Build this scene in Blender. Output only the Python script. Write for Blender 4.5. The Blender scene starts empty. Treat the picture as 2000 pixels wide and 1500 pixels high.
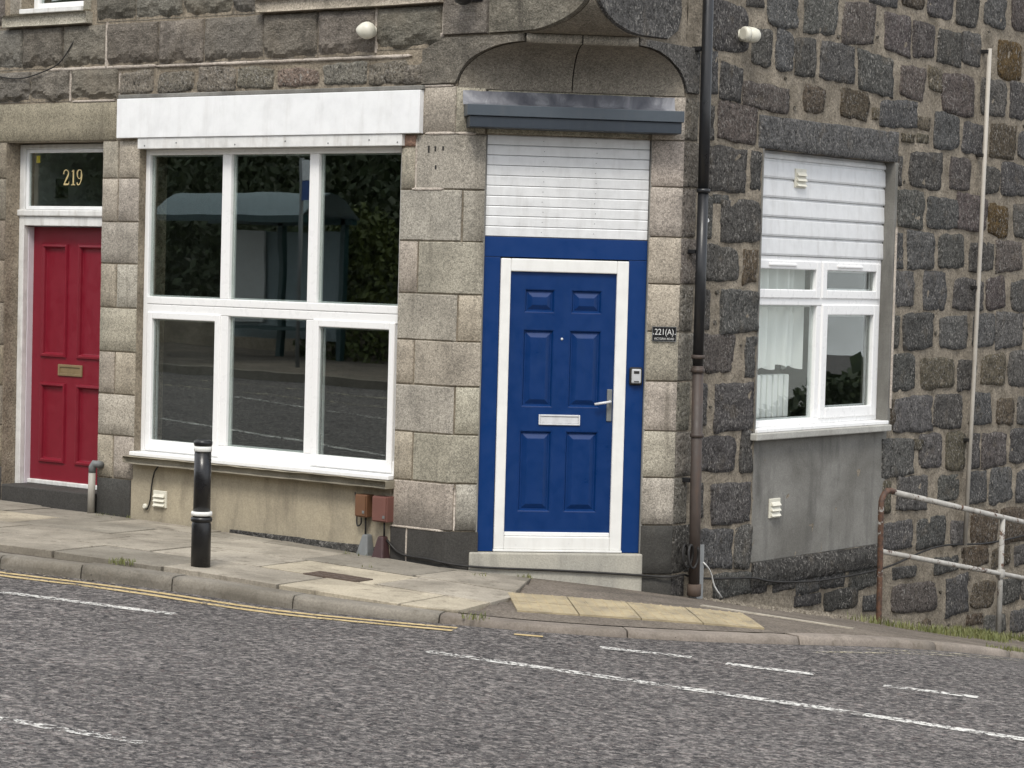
import bpy, bmesh, math, random
from mathutils import Vector, Matrix, noise
R = math.radians
rng = random.Random(7)
scene = bpy.context.scene
col = scene.collection

# ------------------------------------------------------------------ camera
CAMP = Vector((9.679, -13.482, 2.002))
def make_camera():
    f, pitch, roll, az = 4740.0, R(2.6736), R(1.5502), R(127.343)
    F = Vector((math.cos(pitch)*math.cos(az), math.cos(pitch)*math.sin(az), -math.sin(pitch)))
    r = Vector((math.sin(az), -math.cos(az), 0)); u = r.cross(F)
    r2 = math.cos(roll)*r + math.sin(roll)*u
    u2 = -math.sin(roll)*r + math.cos(roll)*u
    cam = bpy.data.cameras.new('camera')
    cam.sensor_width = 36; cam.lens = f/2000*36
    cam.clip_start = 0.1; cam.clip_end = 2000
    o = bpy.data.objects.new('camera', cam); col.objects.link(o)
    m = Matrix((r2, u2, -F)).transposed().to_4x4(); m.translation = CAMP
    o.matrix_world = m
    scene.camera = o
make_camera()

# ------------------------------------------------------------------ world, sun, exposure
SUN_EL, SUN_AZ = 52.0, -62.0          # azimuth measured from +x towards +y: light comes from the street side
def make_light():
    w = bpy.data.worlds.new('World'); scene.world = w; w.use_nodes = True
    nt = w.node_tree; N = nt.nodes; Lk = nt.links; N.clear()
    out = N.new('ShaderNodeOutputWorld'); bg = N.new('ShaderNodeBackground')
    sky = N.new('ShaderNodeTexSky'); sky.sky_type = 'NISHITA'; sky.sun_disc = False
    sky.sun_elevation = R(SUN_EL); sky.sun_rotation = R(90 - SUN_AZ)
    sky.air_density = 1.0; sky.dust_density = 2.0
    # broken cloud cover, one even layer over the whole sky
    tc = N.new('ShaderNodeTexCoord')
    nz = N.new('ShaderNodeTexNoise'); nz.inputs['Scale'].default_value = 2.2; nz.inputs['Detail'].default_value = 8
    nz.inputs['Roughness'].default_value = .6
    mp = N.new('ShaderNodeMapping'); mp.inputs['Scale'].default_value = (1, 1, 2.2)
    ramp = N.new('ShaderNodeValToRGB')
    ramp.color_ramp.elements[0].position = .36; ramp.color_ramp.elements[0].color = (0.25,)*3+(1,)
    ramp.color_ramp.elements[1].position = .55; ramp.color_ramp.elements[1].color = (1,)*3+(1,)
    mix = N.new('ShaderNodeMix'); mix.data_type = 'RGBA'
    mix.inputs['B'].default_value = (8.6, 8.7, 8.9, 1)
    Lk.new(tc.outputs['Generated'], mp.inputs['Vector']); Lk.new(mp.outputs[0], nz.inputs['Vector'])
    Lk.new(nz.outputs['Fac'], ramp.inputs[0]); Lk.new(ramp.outputs[0], mix.inputs['Factor'])
    Lk.new(sky.outputs[0], mix.inputs['A']); Lk.new(mix.outputs['Result'], bg.inputs['Color'])
    bg.inputs['Strength'].default_value = 0.11
    Lk.new(bg.outputs[0], out.inputs[0])
    L = bpy.data.lights.new('sun', 'SUN'); L.energy = 1.45; L.angle = R(18); L.color = (1, .95, .87)
    o = bpy.data.objects.new('sun', L); col.objects.link(o)
    d = Vector((math.cos(R(SUN_EL))*math.cos(R(SUN_AZ)), math.cos(R(SUN_EL))*math.sin(R(SUN_AZ)), math.sin(R(SUN_EL))))
    o.rotation_euler = d.to_track_quat('Z', 'Y').to_euler()
    o.location = (6, -8, 14)
make_light()
vs = scene.view_settings
vs.view_transform = 'Standard'; vs.look = 'None'; vs.gamma = 1; vs.exposure = 0.75; vs.use_curve_mapping = False

# ------------------------------------------------------------------ wall frames (metres)
c = 1.1764                 # the corner is cut off c metres along each street
S2 = math.sqrt(2); L = c*S2
def wp(w, u, z, o=0.0):
    if w == 'A': return Vector((u, -o, z))
    if w == 'C': return Vector((o, u, z))
    if w == 'B': return Vector((-c/2 + u/S2 + o/S2, c/2 + u/S2 - o/S2, z))
    # 'W': path round the corner, u<0 street front, 0..L cut corner, >L side street
    t = math.tan(R(22.5))
    if u < -1e-6: return Vector((u - c, -o, z))
    if u <= 1e-6: return Vector((-c + o*t, -o, z))
    if u < L - 1e-6: return wp('B', u - L/2, z, o)
    if u <= L + 1e-6: return Vector((o, c - o*t, z))
    return Vector((o, c + u - L, z))

# ------------------------------------------------------------------ ground shape
def interp(t, X, Y):
    if t <= X[0]: return Y[0]
    for i in range(len(X)-1):
        if t <= X[i+1]: return Y[i] + (Y[i+1]-Y[i])*(t-X[i])/(X[i+1]-X[i])
    return Y[-1]
def sstep(a, b, t):
    t = min(1, max(0, (t-a)/(b-a))); return t*t*(3-2*t)
def table(lo, hi, fn, st=.05):
    n = int(round((hi-lo)/st)); v = [0.0]; p = fn(lo)
    for i in range(1, n+1):
        q = fn(lo+i*st); v.append(v[-1]+(p+q)/2*st); p = q
    return lo, st, v
def look(tb, t):
    lo, st, v = tb; k = (t-lo)/st
    if k <= 0: return v[0]
    if k >= len(v)-1: return v[-1]
    i = int(k); return v[i]+(v[i+1]-v[i])*(k-i)
TX = table(-60, 60, lambda x: interp(x, [-60, -5.5, -3.5, -2, -1, 20, 60], [-.012, -.014, -.02, -.035, -.045, -.04, 0]))
TY = table(-60, 60, lambda y: 0.0 if y < -14 else -.028 - sstep(-.9, 1.8, y)*.129 + sstep(8.5, 14, y)*.15)
GX0 = look(TX, -1.18) + .148; GY0 = look(TY, 0)
def G(x, y): return look(TX, x) - GX0 + look(TY, y) - GY0
def kerb_up(x): return .09 - .045*sstep(-1.2, .8, x)
def RD(x, y): return G(x, y) - kerb_up(x)

# ------------------------------------------------------------------ object helpers
ORG = {}
def tag(o, label=None, cat=None, group=None, kind=None):
    if label: o['label'] = label
    if cat: o['category'] = cat
    if group: o['group'] = group
    if kind: o['kind'] = kind
    return o
def empty(name, loc, label=None, cat=None, group=None, parent=None):
    o = bpy.data.objects.new(name, None); col.objects.link(o)
    o.empty_display_size = .1
    loc = Vector(loc); ORG[o] = loc
    if parent: o.parent = parent; o.location = loc - ORG[parent]
    else: o.location = loc
    return tag(o, label, cat, group)
class MB:
    def __init__(s): s.v = []; s.f = []; s.sm = []
    def add(s, vs, fs, smooth=False):
        b = len(s.v); s.v += [Vector(p) for p in vs]
        for q in fs: s.f.append([b+i for i in q]); s.sm.append(smooth)
        return s
    def hexa(s, p):   # 8 points: bottom 4 ccw, top 4 ccw
        return s.add(p, [(3,2,1,0),(4,5,6,7),(0,1,5,4),(1,2,6,5),(2,3,7,6),(3,0,4,7)])
    def box(s, x0, x1, y0, y1, z0, z1):
        return s.hexa([(x0,y0,z0),(x1,y0,z0),(x1,y1,z0),(x0,y1,z0),(x0,y0,z1),(x1,y0,z1),(x1,y1,z1),(x0,y1,z1)])
    def wbox(s, w, u0, u1, z0, z1, o0, o1):   # box in a wall frame, o = outwards
        P = lambda u, z, o: wp(w, u, z, o)
        return s.hexa([P(u0,z0,o1),P(u1,z0,o1),P(u1,z0,o0),P(u0,z0,o0),P(u0,z1,o1),P(u1,z1,o1),P(u1,z1,o0),P(u0,z1,o0)])
    def ring(s, w, u0, u1, z0, z1, t, o0, o1, tb=None):
        tb = t if tb is None else tb
        s.wbox(w,u0,u0+t,z0,z1,o0,o1); s.wbox(w,u1-t,u1,z0,z1,o0,o1)
        s.wbox(w,u0+t,u1-t,z1-t,z1,o0,o1); s.wbox(w,u0+t,u1-t,z0,z0+tb,o0,o1); return s
    def tube(s, pts, r, n=10, cap=True, closed=False):
        pts = [Vector(p) for p in pts]; m = len(pts); rs = r if isinstance(r, (list, tuple)) else [r]*m
        b = len(s.v); up = None
        for i, p in enumerate(pts):
            if closed: t = (pts[(i+1) % m]-pts[i-1])
            else: t = (pts[min(i+1, m-1)]-pts[max(i-1, 0)])
            t.normalize()
            if up is None:
                up = Vector((0,0,1)) if abs(t.z) < .9 else Vector((1,0,0))
            a = t.cross(up)
            if a.length < 1e-5: a = t.cross(Vector((0,1,0)))
            a.normalize(); up = a.cross(t).normalized()
            for k in range(n):
                th = 2*math.pi*k/n
                s.v.append(p + (a*math.cos(th)+up*math.sin(th))*rs[i])
        seg = m if closed else m-1
        for i in range(seg):
            for k in range(n):
                i2 = (i+1) % m
                s.f.append([b+i*n+k, b+i*n+(k+1) % n, b+i2*n+(k+1) % n, b+i2*n+k]); s.sm.append(True)
        if cap and not closed:
            s.f.append([b+k for k in range(n)][::-1]); s.sm.append(False)
            s.f.append([b+(m-1)*n+k for k in range(n)]); s.sm.append(False)
        return s
    def lathe(s, prof, org, ax=(0,0,1), n=20, sharp=()):   # prof: (radius, height)
        ax = Vector(ax).normalized(); org = Vector(org)
        a = ax.orthogonal().normalized(); bb = ax.cross(a)
        b = len(s.v)
        for (r, h) in prof:
            for k in range(n):
                th = 2*math.pi*k/n
                s.v.append(org + ax*h + (a*math.cos(th)+bb*math.sin(th))*max(r, 1e-4))
        for i in range(len(prof)-1):
            for k in range(n):
                s.f.append([b+i*n+k, b+i*n+(k+1) % n, b+(i+1)*n+(k+1) % n, b+(i+1)*n+k]); s.sm.append(True)
        s.f.append([b+k for k in range(n)][::-1]); s.sm.append(False)
        s.f.append([b+(len(prof)-1)*n+k for k in range(n)]); s.sm.append(False)
        return s
    def prism(s, poly, o0, o1, w):   # polygon in wall coords (u,z), ccw from outside
        n = len(poly)
        v = [wp(w,u,z,o1) for u, z in poly] + [wp(w,u,z,o0) for u, z in poly]
        f = [list(range(n)), list(range(2*n-1, n-1, -1))]
        for i in range(n):
            j = (i+1) % n; f.append([i, n+i, n+j, j])
        return s.add(v, f)
    def build(s, name, mat, parent=None, bevel=0, label=None, cat=None, group=None, kind=None, color=None, base=False, seg=2):
        xs = [p.x for p in s.v]; ys = [p.y for p in s.v]; zs = [p.z for p in s.v]
        loc = Vector(((min(xs)+max(xs))/2, (min(ys)+max(ys))/2, min(zs) if base or not parent else (min(zs)+max(zs))/2))
        me = bpy.data.meshes.new(name)
        me.from_pydata([p-loc for p in s.v], [], s.f)
        me.polygons.foreach_set('use_smooth', s.sm)
        me.update()
        me.materials.append(MAT[mat] if isinstance(mat, str) else mat)
        o = bpy.data.objects.new(name, me); col.objects.link(o); ORG[o] = loc
        if parent: o.parent = parent; o.location = loc - ORG[parent]
        else: o.location = loc
        if color: o.color = (*color, 1)
        if bevel:
            md = o.modifiers.new('bevel', 'BEVEL'); md.width = bevel; md.segments = seg; md.limit_method = 'ANGLE'; md.angle_limit = R(40)
            md.harden_normals = False
        return tag(o, label, cat, group, kind)
def clone(root, delta, parent=None, label=None):
    r = root.copy(); col.objects.link(r); ORG[r] = ORG[root] + Vector(delta)
    r.parent = parent
    if parent is None: r.location = ORG[r]
    if label: r['label'] = label
    for ch in list(root.children):
        cc = ch.copy(); col.objects.link(cc); cc.parent = r; ORG[cc] = ORG[ch] + Vector(delta)
        for g in list(ch.children):
            d = g.copy(); col.objects.link(d); d.parent = cc
    return r

# ------------------------------------------------------------------ materials
MAT = {}
def mat(name):
    m = bpy.data.materials.new(name); m.use_nodes = True; MAT[name] = m
    nt = m.node_tree; N = nt.nodes; N.clear()
    out = N.new('ShaderNodeOutputMaterial'); b = N.new('ShaderNodeBsdfPrincipled')
    nt.links.new(b.outputs[0], out.inputs[0])
    return m, nt, b, out
class NB:
    def __init__(s, nt):
        s.nt = nt; s.N = nt.nodes
        g = s.N.new('ShaderNodeNewGeometry'); s.pos = g.outputs['Position']
        s._oc = None
    def lk(s, a, b): s.nt.links.new(a, b)
    def ocol(s):
        if not s._oc: s._oc = s.N.new('ShaderNodeObjectInfo')
        return s._oc.outputs['Color']
    def ornd(s):
        if not s._oc: s._oc = s.N.new('ShaderNodeObjectInfo')
        return s._oc.outputs['Random']
    def mapv(s, scale, rot=(0,0,0), vec=None):
        m = s.N.new('ShaderNodeMapping'); m.inputs['Scale'].default_value = scale if isinstance(scale, (tuple, list)) else (scale,)*3
        m.inputs['Rotation'].default_value = rot
        s.lk(vec or s.pos, m.inputs['Vector']); return m.outputs[0]
    def noise(s, scale, detail=4, rough=.55, dist=0, vec=None, color=False):
        n = s.N.new('ShaderNodeTexNoise'); n.inputs['Scale'].default_value = 1 if isinstance(scale, (tuple, list)) else scale
        n.inputs['Detail'].default_value = detail; n.inputs['Roughness'].default_value = rough; n.inputs['Distortion'].default_value = dist
        v = s.mapv(scale, vec=vec) if isinstance(scale, (tuple, list)) else (vec or s.pos)
        s.lk(v, n.inputs['Vector']); return n.outputs['Color' if color else 'Fac']
    def voro(s, scale, feat='F1', out='Distance', vec=None, rnd=1):
        n = s.N.new('ShaderNodeTexVoronoi'); n.feature = feat
        n.inputs['Scale'].default_value = 1 if isinstance(scale, (tuple, list)) else scale
        n.inputs['Randomness'].default_value = rnd
        v = s.mapv(scale, vec=vec) if isinstance(scale, (tuple, list)) else (vec or s.pos)
        s.lk(v, n.inputs['Vector']); return n.outputs[out]
    def ramp(s, fac, *stops, interp='LINEAR'):
        r = s.N.new('ShaderNodeValToRGB'); cr = r.color_ramp; cr.interpolation = interp
        while len(cr.elements) < len(stops): cr.elements.new(.5)
        for e, (p, cl) in zip(cr.elements, stops):
            e.position = p; e.color = (*cl, 1) if isinstance(cl, (tuple, list)) else (cl, cl, cl, 1)
        s.lk(fac, r.inputs[0]); return r.outputs[0]
    def mix(s, a, b, fac, mode='MIX'):
        m = s.N.new('ShaderNodeMix'); m.data_type = 'RGBA'; m.blend_type = mode; m.clamp_factor = True
        for v, k in ((a, 'A'), (b, 'B')):
            if isinstance(v, (tuple, list)): m.inputs[k].default_value = (*v, 1)
            elif isinstance(v, (int, float)): m.inputs[k].default_value = (v, v, v, 1)
            else: s.lk(v, m.inputs[k])
        if isinstance(fac, (int, float)): m.inputs['Factor'].default_value = fac
        else: s.lk(fac, m.inputs['Factor'])
        return m.outputs['Result']
    def mul(s, a, b, fac=1.0): return s.mix(a, b, fac, 'MULTIPLY')
    def math(s, op, a, b=0.0):
        m = s.N.new('ShaderNodeMath'); m.operation = op
        for i, v in enumerate((a, b)):
            if isinstance(v, (int, float)): m.inputs[i].default_value = v
            else: s.lk(v, m.inputs[i])
        return m.outputs[0]
    def bump(s, h, strength=.5, dist=.01, nrm=None):
        b = s.N.new('ShaderNodeBump'); b.inputs['Strength'].default_value = strength; b.inputs['Distance'].default_value = dist
        s.lk(h, b.inputs['Height'])
        if nrm is not None: s.lk(nrm, b.inputs['Normal'])
        return b.outputs[0]
    def sep(s):
        n = s.N.new('ShaderNodeSeparateXYZ'); s.lk(s.pos, n.inputs[0]); return n.outputs
def setb(nb, b, colr=None, rough=None, nrm=None, metal=None, spec=None, coat=None):
    for k, v in (('Base Color', colr), ('Roughness', rough), ('Normal', nrm), ('Metallic', metal), ('Specular IOR Level', spec), ('Coat Weight', coat)):
        if v is None: continue
        if isinstance(v, (tuple, list)): b.inputs[k].default_value = (*v, 1)
        elif isinstance(v, (int, float)): b.inputs[k].default_value = v
        else: nb.lk(v, b.inputs[k])

def m_ashlar():
    m, nt, b, _ = mat('dressed_granite'); nb = NB(nt)
    sp = nb.noise(150, 3, .7); sp2 = nb.voro(85, out='Color')
    blot = nb.noise(3.2, 5, .6, .4); streak = nb.noise((9, 9, .8), 5, .6)
    cl = nb.mul(nb.ocol(), nb.ramp(sp, (.32, .5), (.5, 1.0), (.66, 1.45)))
    cl = nb.mul(cl, nb.ramp(sp2, (.1, .62), (.5, 1.0), (.95, 1.3)), .8)
    cl = nb.mul(cl, nb.ramp(blot, (.3, .68), (.55, 1.0), (.75, 1.14)), .95)
    cl = nb.mix(cl, (.10, .088, .068), nb.ramp(streak, (.56, 0), (.74, .55)))
    pit = nb.voro(11); cl = nb.mix(cl, (.06, .053, .045), nb.ramp(pit, (.045, .8), (.07, 0)))
    # soot and rain splash low on the wall
    z = nb.sep()[2]
    low = nb.math('ADD', z, nb.math('MULTIPLY', nb.noise(2.5, 4), -.25))
    cl = nb.mix(cl, (.035, .033, .03), nb.ramp(low, (0, .6), (.10, .3), (.22, 0)))
    h = nb.math('ADD', nb.math('MULTIPLY', sp, .5), nb.noise(38, 4, .6))
    setb(nb, b, cl, .82, nb.bump(h, .45, .006), spec=.3)
m_ashlar()
def m_rough():
    m, nt, b, _ = mat('rock_faced_granite'); nb = NB(nt)
    big = nb.noise(13, 6, .65, .2); fine = nb.noise(55, 5, .7); fl = nb.noise((52, 52, 38), 4, .6, .5); pit = nb.noise((40, 40, 30), 4, .65)
    cl = nb.mul(nb.ocol(), nb.ramp(big, (.3, .55), (.5, 1.0), (.7, 1.4)))
    cl = nb.mul(cl, nb.ramp(fine, (.28, .45), (.5, 1.0), (.72, 1.6)))
    cl = nb.mix(cl, (.42, .40, .365), nb.math('MULTIPLY', nb.ramp(fl, (.54, 0), (.64, .75)), nb.ramp(nb.noise(4.5, 3), (.35, .25), (.62, 1.0))))
    cl = nb.mix(cl, (.015, .014, .013), nb.ramp(pit, (.34, .85), (.44, 0)))
    cl = nb.mix(cl, (.2, .165, .12), nb.ramp(nb.noise(4.3, 4, .6), (.58, 0), (.75, .45)))
    h = nb.math('ADD', nb.math('MULTIPLY', big, 1.3), nb.math('ADD', nb.math('MULTIPLY', fine, .8), nb.math('MULTIPLY', pit, 1.0)))
    setb(nb, b, cl, .9, nb.bump(h, 1.0, .034), spec=.22)
m_rough()
def m_pitched():
    m, nt, b, _ = mat('pitch_faced_granite'); nb = NB(nt)
    big = nb.noise((6, 6, 8), 8, .68, .25); fine = nb.noise(70, 5, .7); sp = nb.noise(120, 3, .7)
    cl = nb.mul(nb.ocol(), nb.ramp(big, (.28, .6), (.5, 1.0), (.72, 1.45)))
    cl = nb.mul(cl, nb.ramp(fine, (.3, .55), (.5, 1.0), (.72, 1.5)))
    cl = nb.mul(cl, nb.ramp(sp, (.3, .65), (.5, 1.0), (.7, 1.4)))
    cl = nb.mix(cl, (.25, .215, .165), nb.ramp(nb.noise(2.2, 5, .6), (.5, 0), (.75, .5)))
    cl = nb.mix(cl, (.03, .027, .024), nb.ramp(nb.noise((7, 7, 1.2), 5), (.55, 0), (.74, .65)))
    h = nb.math('ADD', nb.math('MULTIPLY', big, 1.6), nb.math('MULTIPLY', fine, .35))
    setb(nb, b, cl, .88, nb.bump(h, 1.0, .035), spec=.22)
m_pitched()
def m_mortar(name, c1, c2, dark=.5):
    m, nt, b, _ = mat(name); nb = NB(nt)
    n1 = nb.noise(7, 6, .65); n2 = nb.noise(55, 5, .65)
    cl = nb.mix(c1, c2, nb.ramp(n1, (.35, 0), (.65, 1)))
    cl = nb.mul(cl, nb.ramp(n2, (.3, dark), (.55, 1.0), (.75, 1.25)))
    cl = nb.mix(cl, (.09, .075, .055), nb.ramp(nb.voro(24), (.09, .75), (.17, 0)))
    cl = nb.mul(cl, nb.ramp(nb.noise(2.4, 5, .6), (.3, .68), (.6, 1.0), (.8, 1.15)))
    h = nb.math('ADD', nb.math('MULTIPLY', n1, 1.5), n2)
    setb(nb, b, cl, .93, nb.bump(h, .8, .016), spec=.15)
m_mortar('side_mortar', (.225, .194, .150), (.355, .31, .245), .5)
m_mortar('street_mortar', (.26, .22, .165), (.36, .31, .24))
m_mortar('pale_mortar', (.46, .40, .34), (.60, .54, .47), .75)
def m_render(name, c1, c2, c3):
    m, nt, b, _ = mat(name); nb = NB(nt)
    n1 = nb.noise(1.9, 6, .6, .5); n2 = nb.noise((5, 5, 1.1), 5, .6); n3 = nb.noise(90, 4)
    cl = nb.mix(c1, c2, nb.ramp(n1, (.36, 0), (.64, 1)))
    cl = nb.mix(cl, c3, nb.ramp(n2, (.5, 0), (.72, .75)))
    cl = nb.mul(cl, nb.ramp(n3, (.3, .85), (.7, 1.12)))
    setb(nb, b, cl, .9, nb.bump(nb.math('ADD', n3, nb.math('MULTIPLY', n1, 2)), .35, .006), spec=.2)
m_render('tan_cement_render', (.30, .265, .20), (.40, .35, .255), (.15, .13, .10))
m_render('grey_cement_render', (.155, .15, .135), (.24, .235, .215), (.095, .092, .085))
m_render('step_concrete', (.34, .33, .29), (.42, .40, .34), (.22, .21, .185))
m_render('sill_stone', (.24, .215, .165), (.33, .30, .235), (.13, .115, .085))
m_render('grey_sill', (.36, .355, .325), (.44, .435, .40), (.26, .25, .22))
def m_paint(name, colr, rough=.35, dirt=.25, dcol=(.18, .16, .13), bumpy=.12, scale=6.0, coat=0.0, spec=.5):
    m, nt, b, _ = mat(name); nb = NB(nt)
    n = nb.noise((scale*3, scale*3, scale*.5), 6, .65); n2 = nb.noise(scale*2.2, 5, .6); n3 = nb.noise(60, 4)
    cl = nb.mix(colr, dcol, nb.math('MULTIPLY', nb.ramp(n, (.5, 0), (.8, 1)), dirt))
    cl = nb.mul(cl, nb.ramp(n2, (.3, 1-.35*dirt), (.6, 1.0)))
    setb(nb, b, cl, nb.ramp(n2, (.3, rough*.8), (.7, min(1, rough*1.35))), nb.bump(nb.math('ADD', n3, n2), bumpy, .004), coat=coat, spec=spec)
m_paint('white_upvc', (.82, .82, .81), .28, .015, bumpy=.01)
m_paint('white_board_paint', (.80, .81, .81), .5, .24, (.4, .38, .34), .15, 4)
m_paint('dirty_white_paint', (.72, .72, .70), .5, .5, (.26, .22, .17), .2, 5)
m_paint('aged_upvc', (.77, .77, .74), .32, .22, (.36, .32, .25), .06, 3)
m_paint('cladding_white', (.70, .71, .71), .4, .3, (.3, .28, .25), .08, 5)
m_paint('lilac_white', (.62, .58, .61), .5, .2, (.35, .3, .3), .1)
m_paint('blue_door_skin', (.001, .027, .124), .34, .3, (.012, .04, .12), .08, 5, spec=.28)
m_paint('blue_board_paint', (.001, .030, .138), .36, .16, (.01, .04, .14), .12, 5, spec=.28)
m_paint('red_door_paint', (.185, .006, .018), .36, .2, (.1, .01, .015), .12, 6)
m_paint('anthracite_metal', (.020, .029, .041), .38, .2, (.09, .09, .09), .05)
m_paint('anthracite_light', (.055, .070, .086), .4, .2, (.12, .12, .12), .05)
m_paint('black_gloss', (.008, .008, .009), .3, .35, (.05, .045, .04), .1)
m_paint('black_rubber', (.012, .011, .010), .6, .3, (.05, .04, .03), .1)
m_paint('band_white', (.75, .75, .72), .4, .3, (.3, .27, .22), .08)
m_paint('ivory_plastic', (.68, .66, .56), .4, .3, (.4, .36, .27), .04)
m_paint('grey_pvc_pipe', (.34, .32, .28), .5, .45, (.16, .13, .1), .1)
m_paint('aluminium_trim', (.62, .63, .64), .3, .3, (.3, .3, .3), .05)
m_paint('silver_plastic', (.45, .46, .47), .35, .2, (.2, .2, .2), .03)
m_paint('brass', (.22, .16, .085), .35, .4, (.07, .055, .03), .06)
m_paint('grey_plastic_guard', (.16, .17, .17), .6, .5, (.09, .08, .07), .15)
m_paint('maroon_guard', (.05, .022, .022), .5, .4, (.09, .07, .06), .12)
m_paint('red_brown_box', (.15, .062, .048), .6, .35, (.13, .07, .05), .1)
m_paint('ochre_brown_box', (.145, .068, .032), .6, .4, (.1, .05, .025), .1)
m_paint('galvanised_steel', (.26, .27, .27), .45, .5, (.14, .13, .12), .1)
m_paint('pipe_rust_brown', (.055, .042, .035), .55, .6, (.11, .06, .035), .2)
m_paint('pipe_black', (.014, .015, .017), .32, .35, (.05, .045, .04), .08)
m_paint('conduit_grey', (.42, .39, .34), .5, .35, (.22, .19, .15), .05)
m_paint('gold_number', (.52, .42, .20), .4, .1, bumpy=.02)
m_paint('silver_number', (.6, .6, .58), .35, .1, bumpy=.02)
m_paint('plaque_black', (.008, .008, .009), .25, .1, (.04, .04, .04), .02)
m_paint('yellow_sticker', (.65, .52, .03), .5, .1)
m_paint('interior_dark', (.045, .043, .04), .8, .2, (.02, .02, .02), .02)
m_paint('interior_pale', (.78, .79, .78), .7, .1, bumpy=.02)
m_paint('shelter_green', (.012, .04, .042), .4, .2, (.05, .05, .05), .05)
m_paint('poster_grey', (.4, .41, .4), .4, .2, bumpy=.0)
m_paint('sign_white', (.6, .62, .63), .4, .1, bumpy=.0)
m_paint('sign_blue', (.02, .07, .25), .4, .1, bumpy=.0)
m_paint('house_white', (.72, .72, .68), .8, .25, (.4, .38, .33), .1, 2)
m_paint('roof_slate', (.05, .052, .055), .6, .3, (.09, .09, .085), .2, 3)
m_paint('house_glass', (.02, .025, .03), .05, .0, bumpy=.0)
m_paint('bark', (.07, .05, .035), .9, .4, (.03, .025, .02), .6, 9)
def m_lead():
    m, nt, b, _ = mat('lead_sheet'); nb = NB(nt)
    n = nb.noise((5, 5, 3), 6, .65, .8); n2 = nb.noise(24, 4)
    cl = nb.ramp(n, (.3, (.075, .078, .095)), (.5, (.16, .165, .185)), (.68, (.34, .345, .36)))
    setb(nb, b, cl, .5, nb.bump(nb.math('ADD', n, nb.math('MULTIPLY', n2, .3)), .5, .012), metal=.15)
m_lead()
def m_glass(nm, refl, tint):
    m, nt, b, out = mat(nm); nb = NB(nt); N = nt.nodes
    N.remove(b)
    lw = N.new('ShaderNodeLayerWeight'); lw.inputs['Blend'].default_value = .5
    fr = nb.math('ADD', nb.math('MULTIPLY', nb.math('POWER', lw.outputs['Facing'], 5.0), 1-refl), refl)
    tr = N.new('ShaderNodeBsdfTransparent'); tr.inputs[0].default_value = tint
    gl = N.new('ShaderNodeBsdfGlossy'); gl.inputs['Roughness'].default_value = .0; gl.inputs['Color'].default_value = (.93, .98, .96, 1)
    mx = N.new('ShaderNodeMixShader')
    nb.lk(nb.bump(nb.noise((1.3, 1.3, 1.6), 2, .4), .05, .012), gl.inputs['Normal'])
    nb.lk(fr, mx.inputs[0]); nb.lk(tr.outputs[0], mx.inputs[1]); nb.lk(gl.outputs[0], mx.inputs[2]); nb.lk(mx.outputs[0], out.inputs[0])
m_glass('window_glass', .17, (.88, .91, .895, 1)); m_glass('clear_glass', .10, (.97, .985, .975, 1))
def m_shelter_glass():
    m, nt, b, out = mat('shelter_glass'); N = nt.nodes; N.remove(b)
    tr = N.new('ShaderNodeBsdfTransparent'); tr.inputs[0].default_value = (.7, .75, .75, 1)
    gl = N.new('ShaderNodeBsdfDiffuse'); gl.inputs[0].default_value = (.3, .36, .38, 1)
    mx = N.new('ShaderNodeMixShader'); mx.inputs[0].default_value = .6
    nt.links.new(tr.outputs[0], mx.inputs[1]); nt.links.new(gl.outputs[0], mx.inputs[2]); nt.links.new(mx.outputs[0], out.inputs[0])
m_shelter_glass()
def m_asphalt():
    m, nt, b, _ = mat('asphalt'); nb = NB(nt)
    v = nb.voro(34, out='Color'); g = nb.noise(20, 7, .88); g2 = nb.noise(24, 7, .88); g3 = nb.noise(30, 5, .8); lg = nb.noise(.7, 6, .6, .4)
    cl = nb.mix((.072, .066, .065), (.145, .135, .129), nb.ramp(v, (.15, 0), (.85, 1)))
    cl = nb.mul(cl, nb.ramp(g3, (.35, .6), (.5, 1.0), (.65, 1.5)))
    cl = nb.mix(cl, (.36, .33, .305), nb.ramp(g, (.50, 0), (.58, .85)))
    cl = nb.mix(cl, (.014, .014, .016), nb.ramp(g2, (.49, 0), (.57, .95)))
    cl = nb.mix(cl, (.20, .145, .13), nb.ramp(nb.noise(19, 5, .8), (.57, 0), (.66, .45)))
    trk = nb.noise((.16, 1.5, 1), 4, .55, vec=nb.mapv(1.0, (0, 0, R(-11))))
    cl = nb.mul(cl, nb.ramp(trk, (.32, .88), (.66, 1.06))); cl = nb.mul(cl, nb.ramp(lg, (.3, .9), (.7, 1.08)))
    cl = nb.mix(cl, (.05, .05, .052), nb.ramp(nb.voro(1.4), (.03, .6), (.09, 0)))
    h = nb.math('ADD', nb.voro(34), g)
    setb(nb, b, cl, .88, nb.bump(h, .9, .014), spec=.25)
m_asphalt()
def m_slab():
    m, nt, b, _ = mat('paving_concrete'); nb = NB(nt)
    n = nb.noise(3.1, 6, .6, .4); f = nb.noise(70, 5, .7); d = nb.noise(1.1, 5, .6)
    cl = nb.mul(nb.ocol(), nb.ramp(n, (.3, .74), (.55, 1.0), (.72, 1.12)))
    cl = nb.mul(cl, nb.ramp(f, (.3, .75), (.5, 1.0), (.7, 1.22)))
    cl = nb.mix(cl, (.10, .088, .068), nb.ramp(d, (.45, 0), (.72, .65)))
    cl = nb.mix(cl, (.09, .075, .055), nb.ramp(nb.noise(9, 6, .7), (.54, 0), (.7, .6)))
    cl = nb.mix(cl, (.05, .045, .04), nb.ramp(nb.voro(6.5), (.035, .8), (.055, 0)))
    setb(nb, b, cl, .9, nb.bump(nb.math('ADD', f, n), .5, .006), spec=.2)
m_slab()
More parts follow.
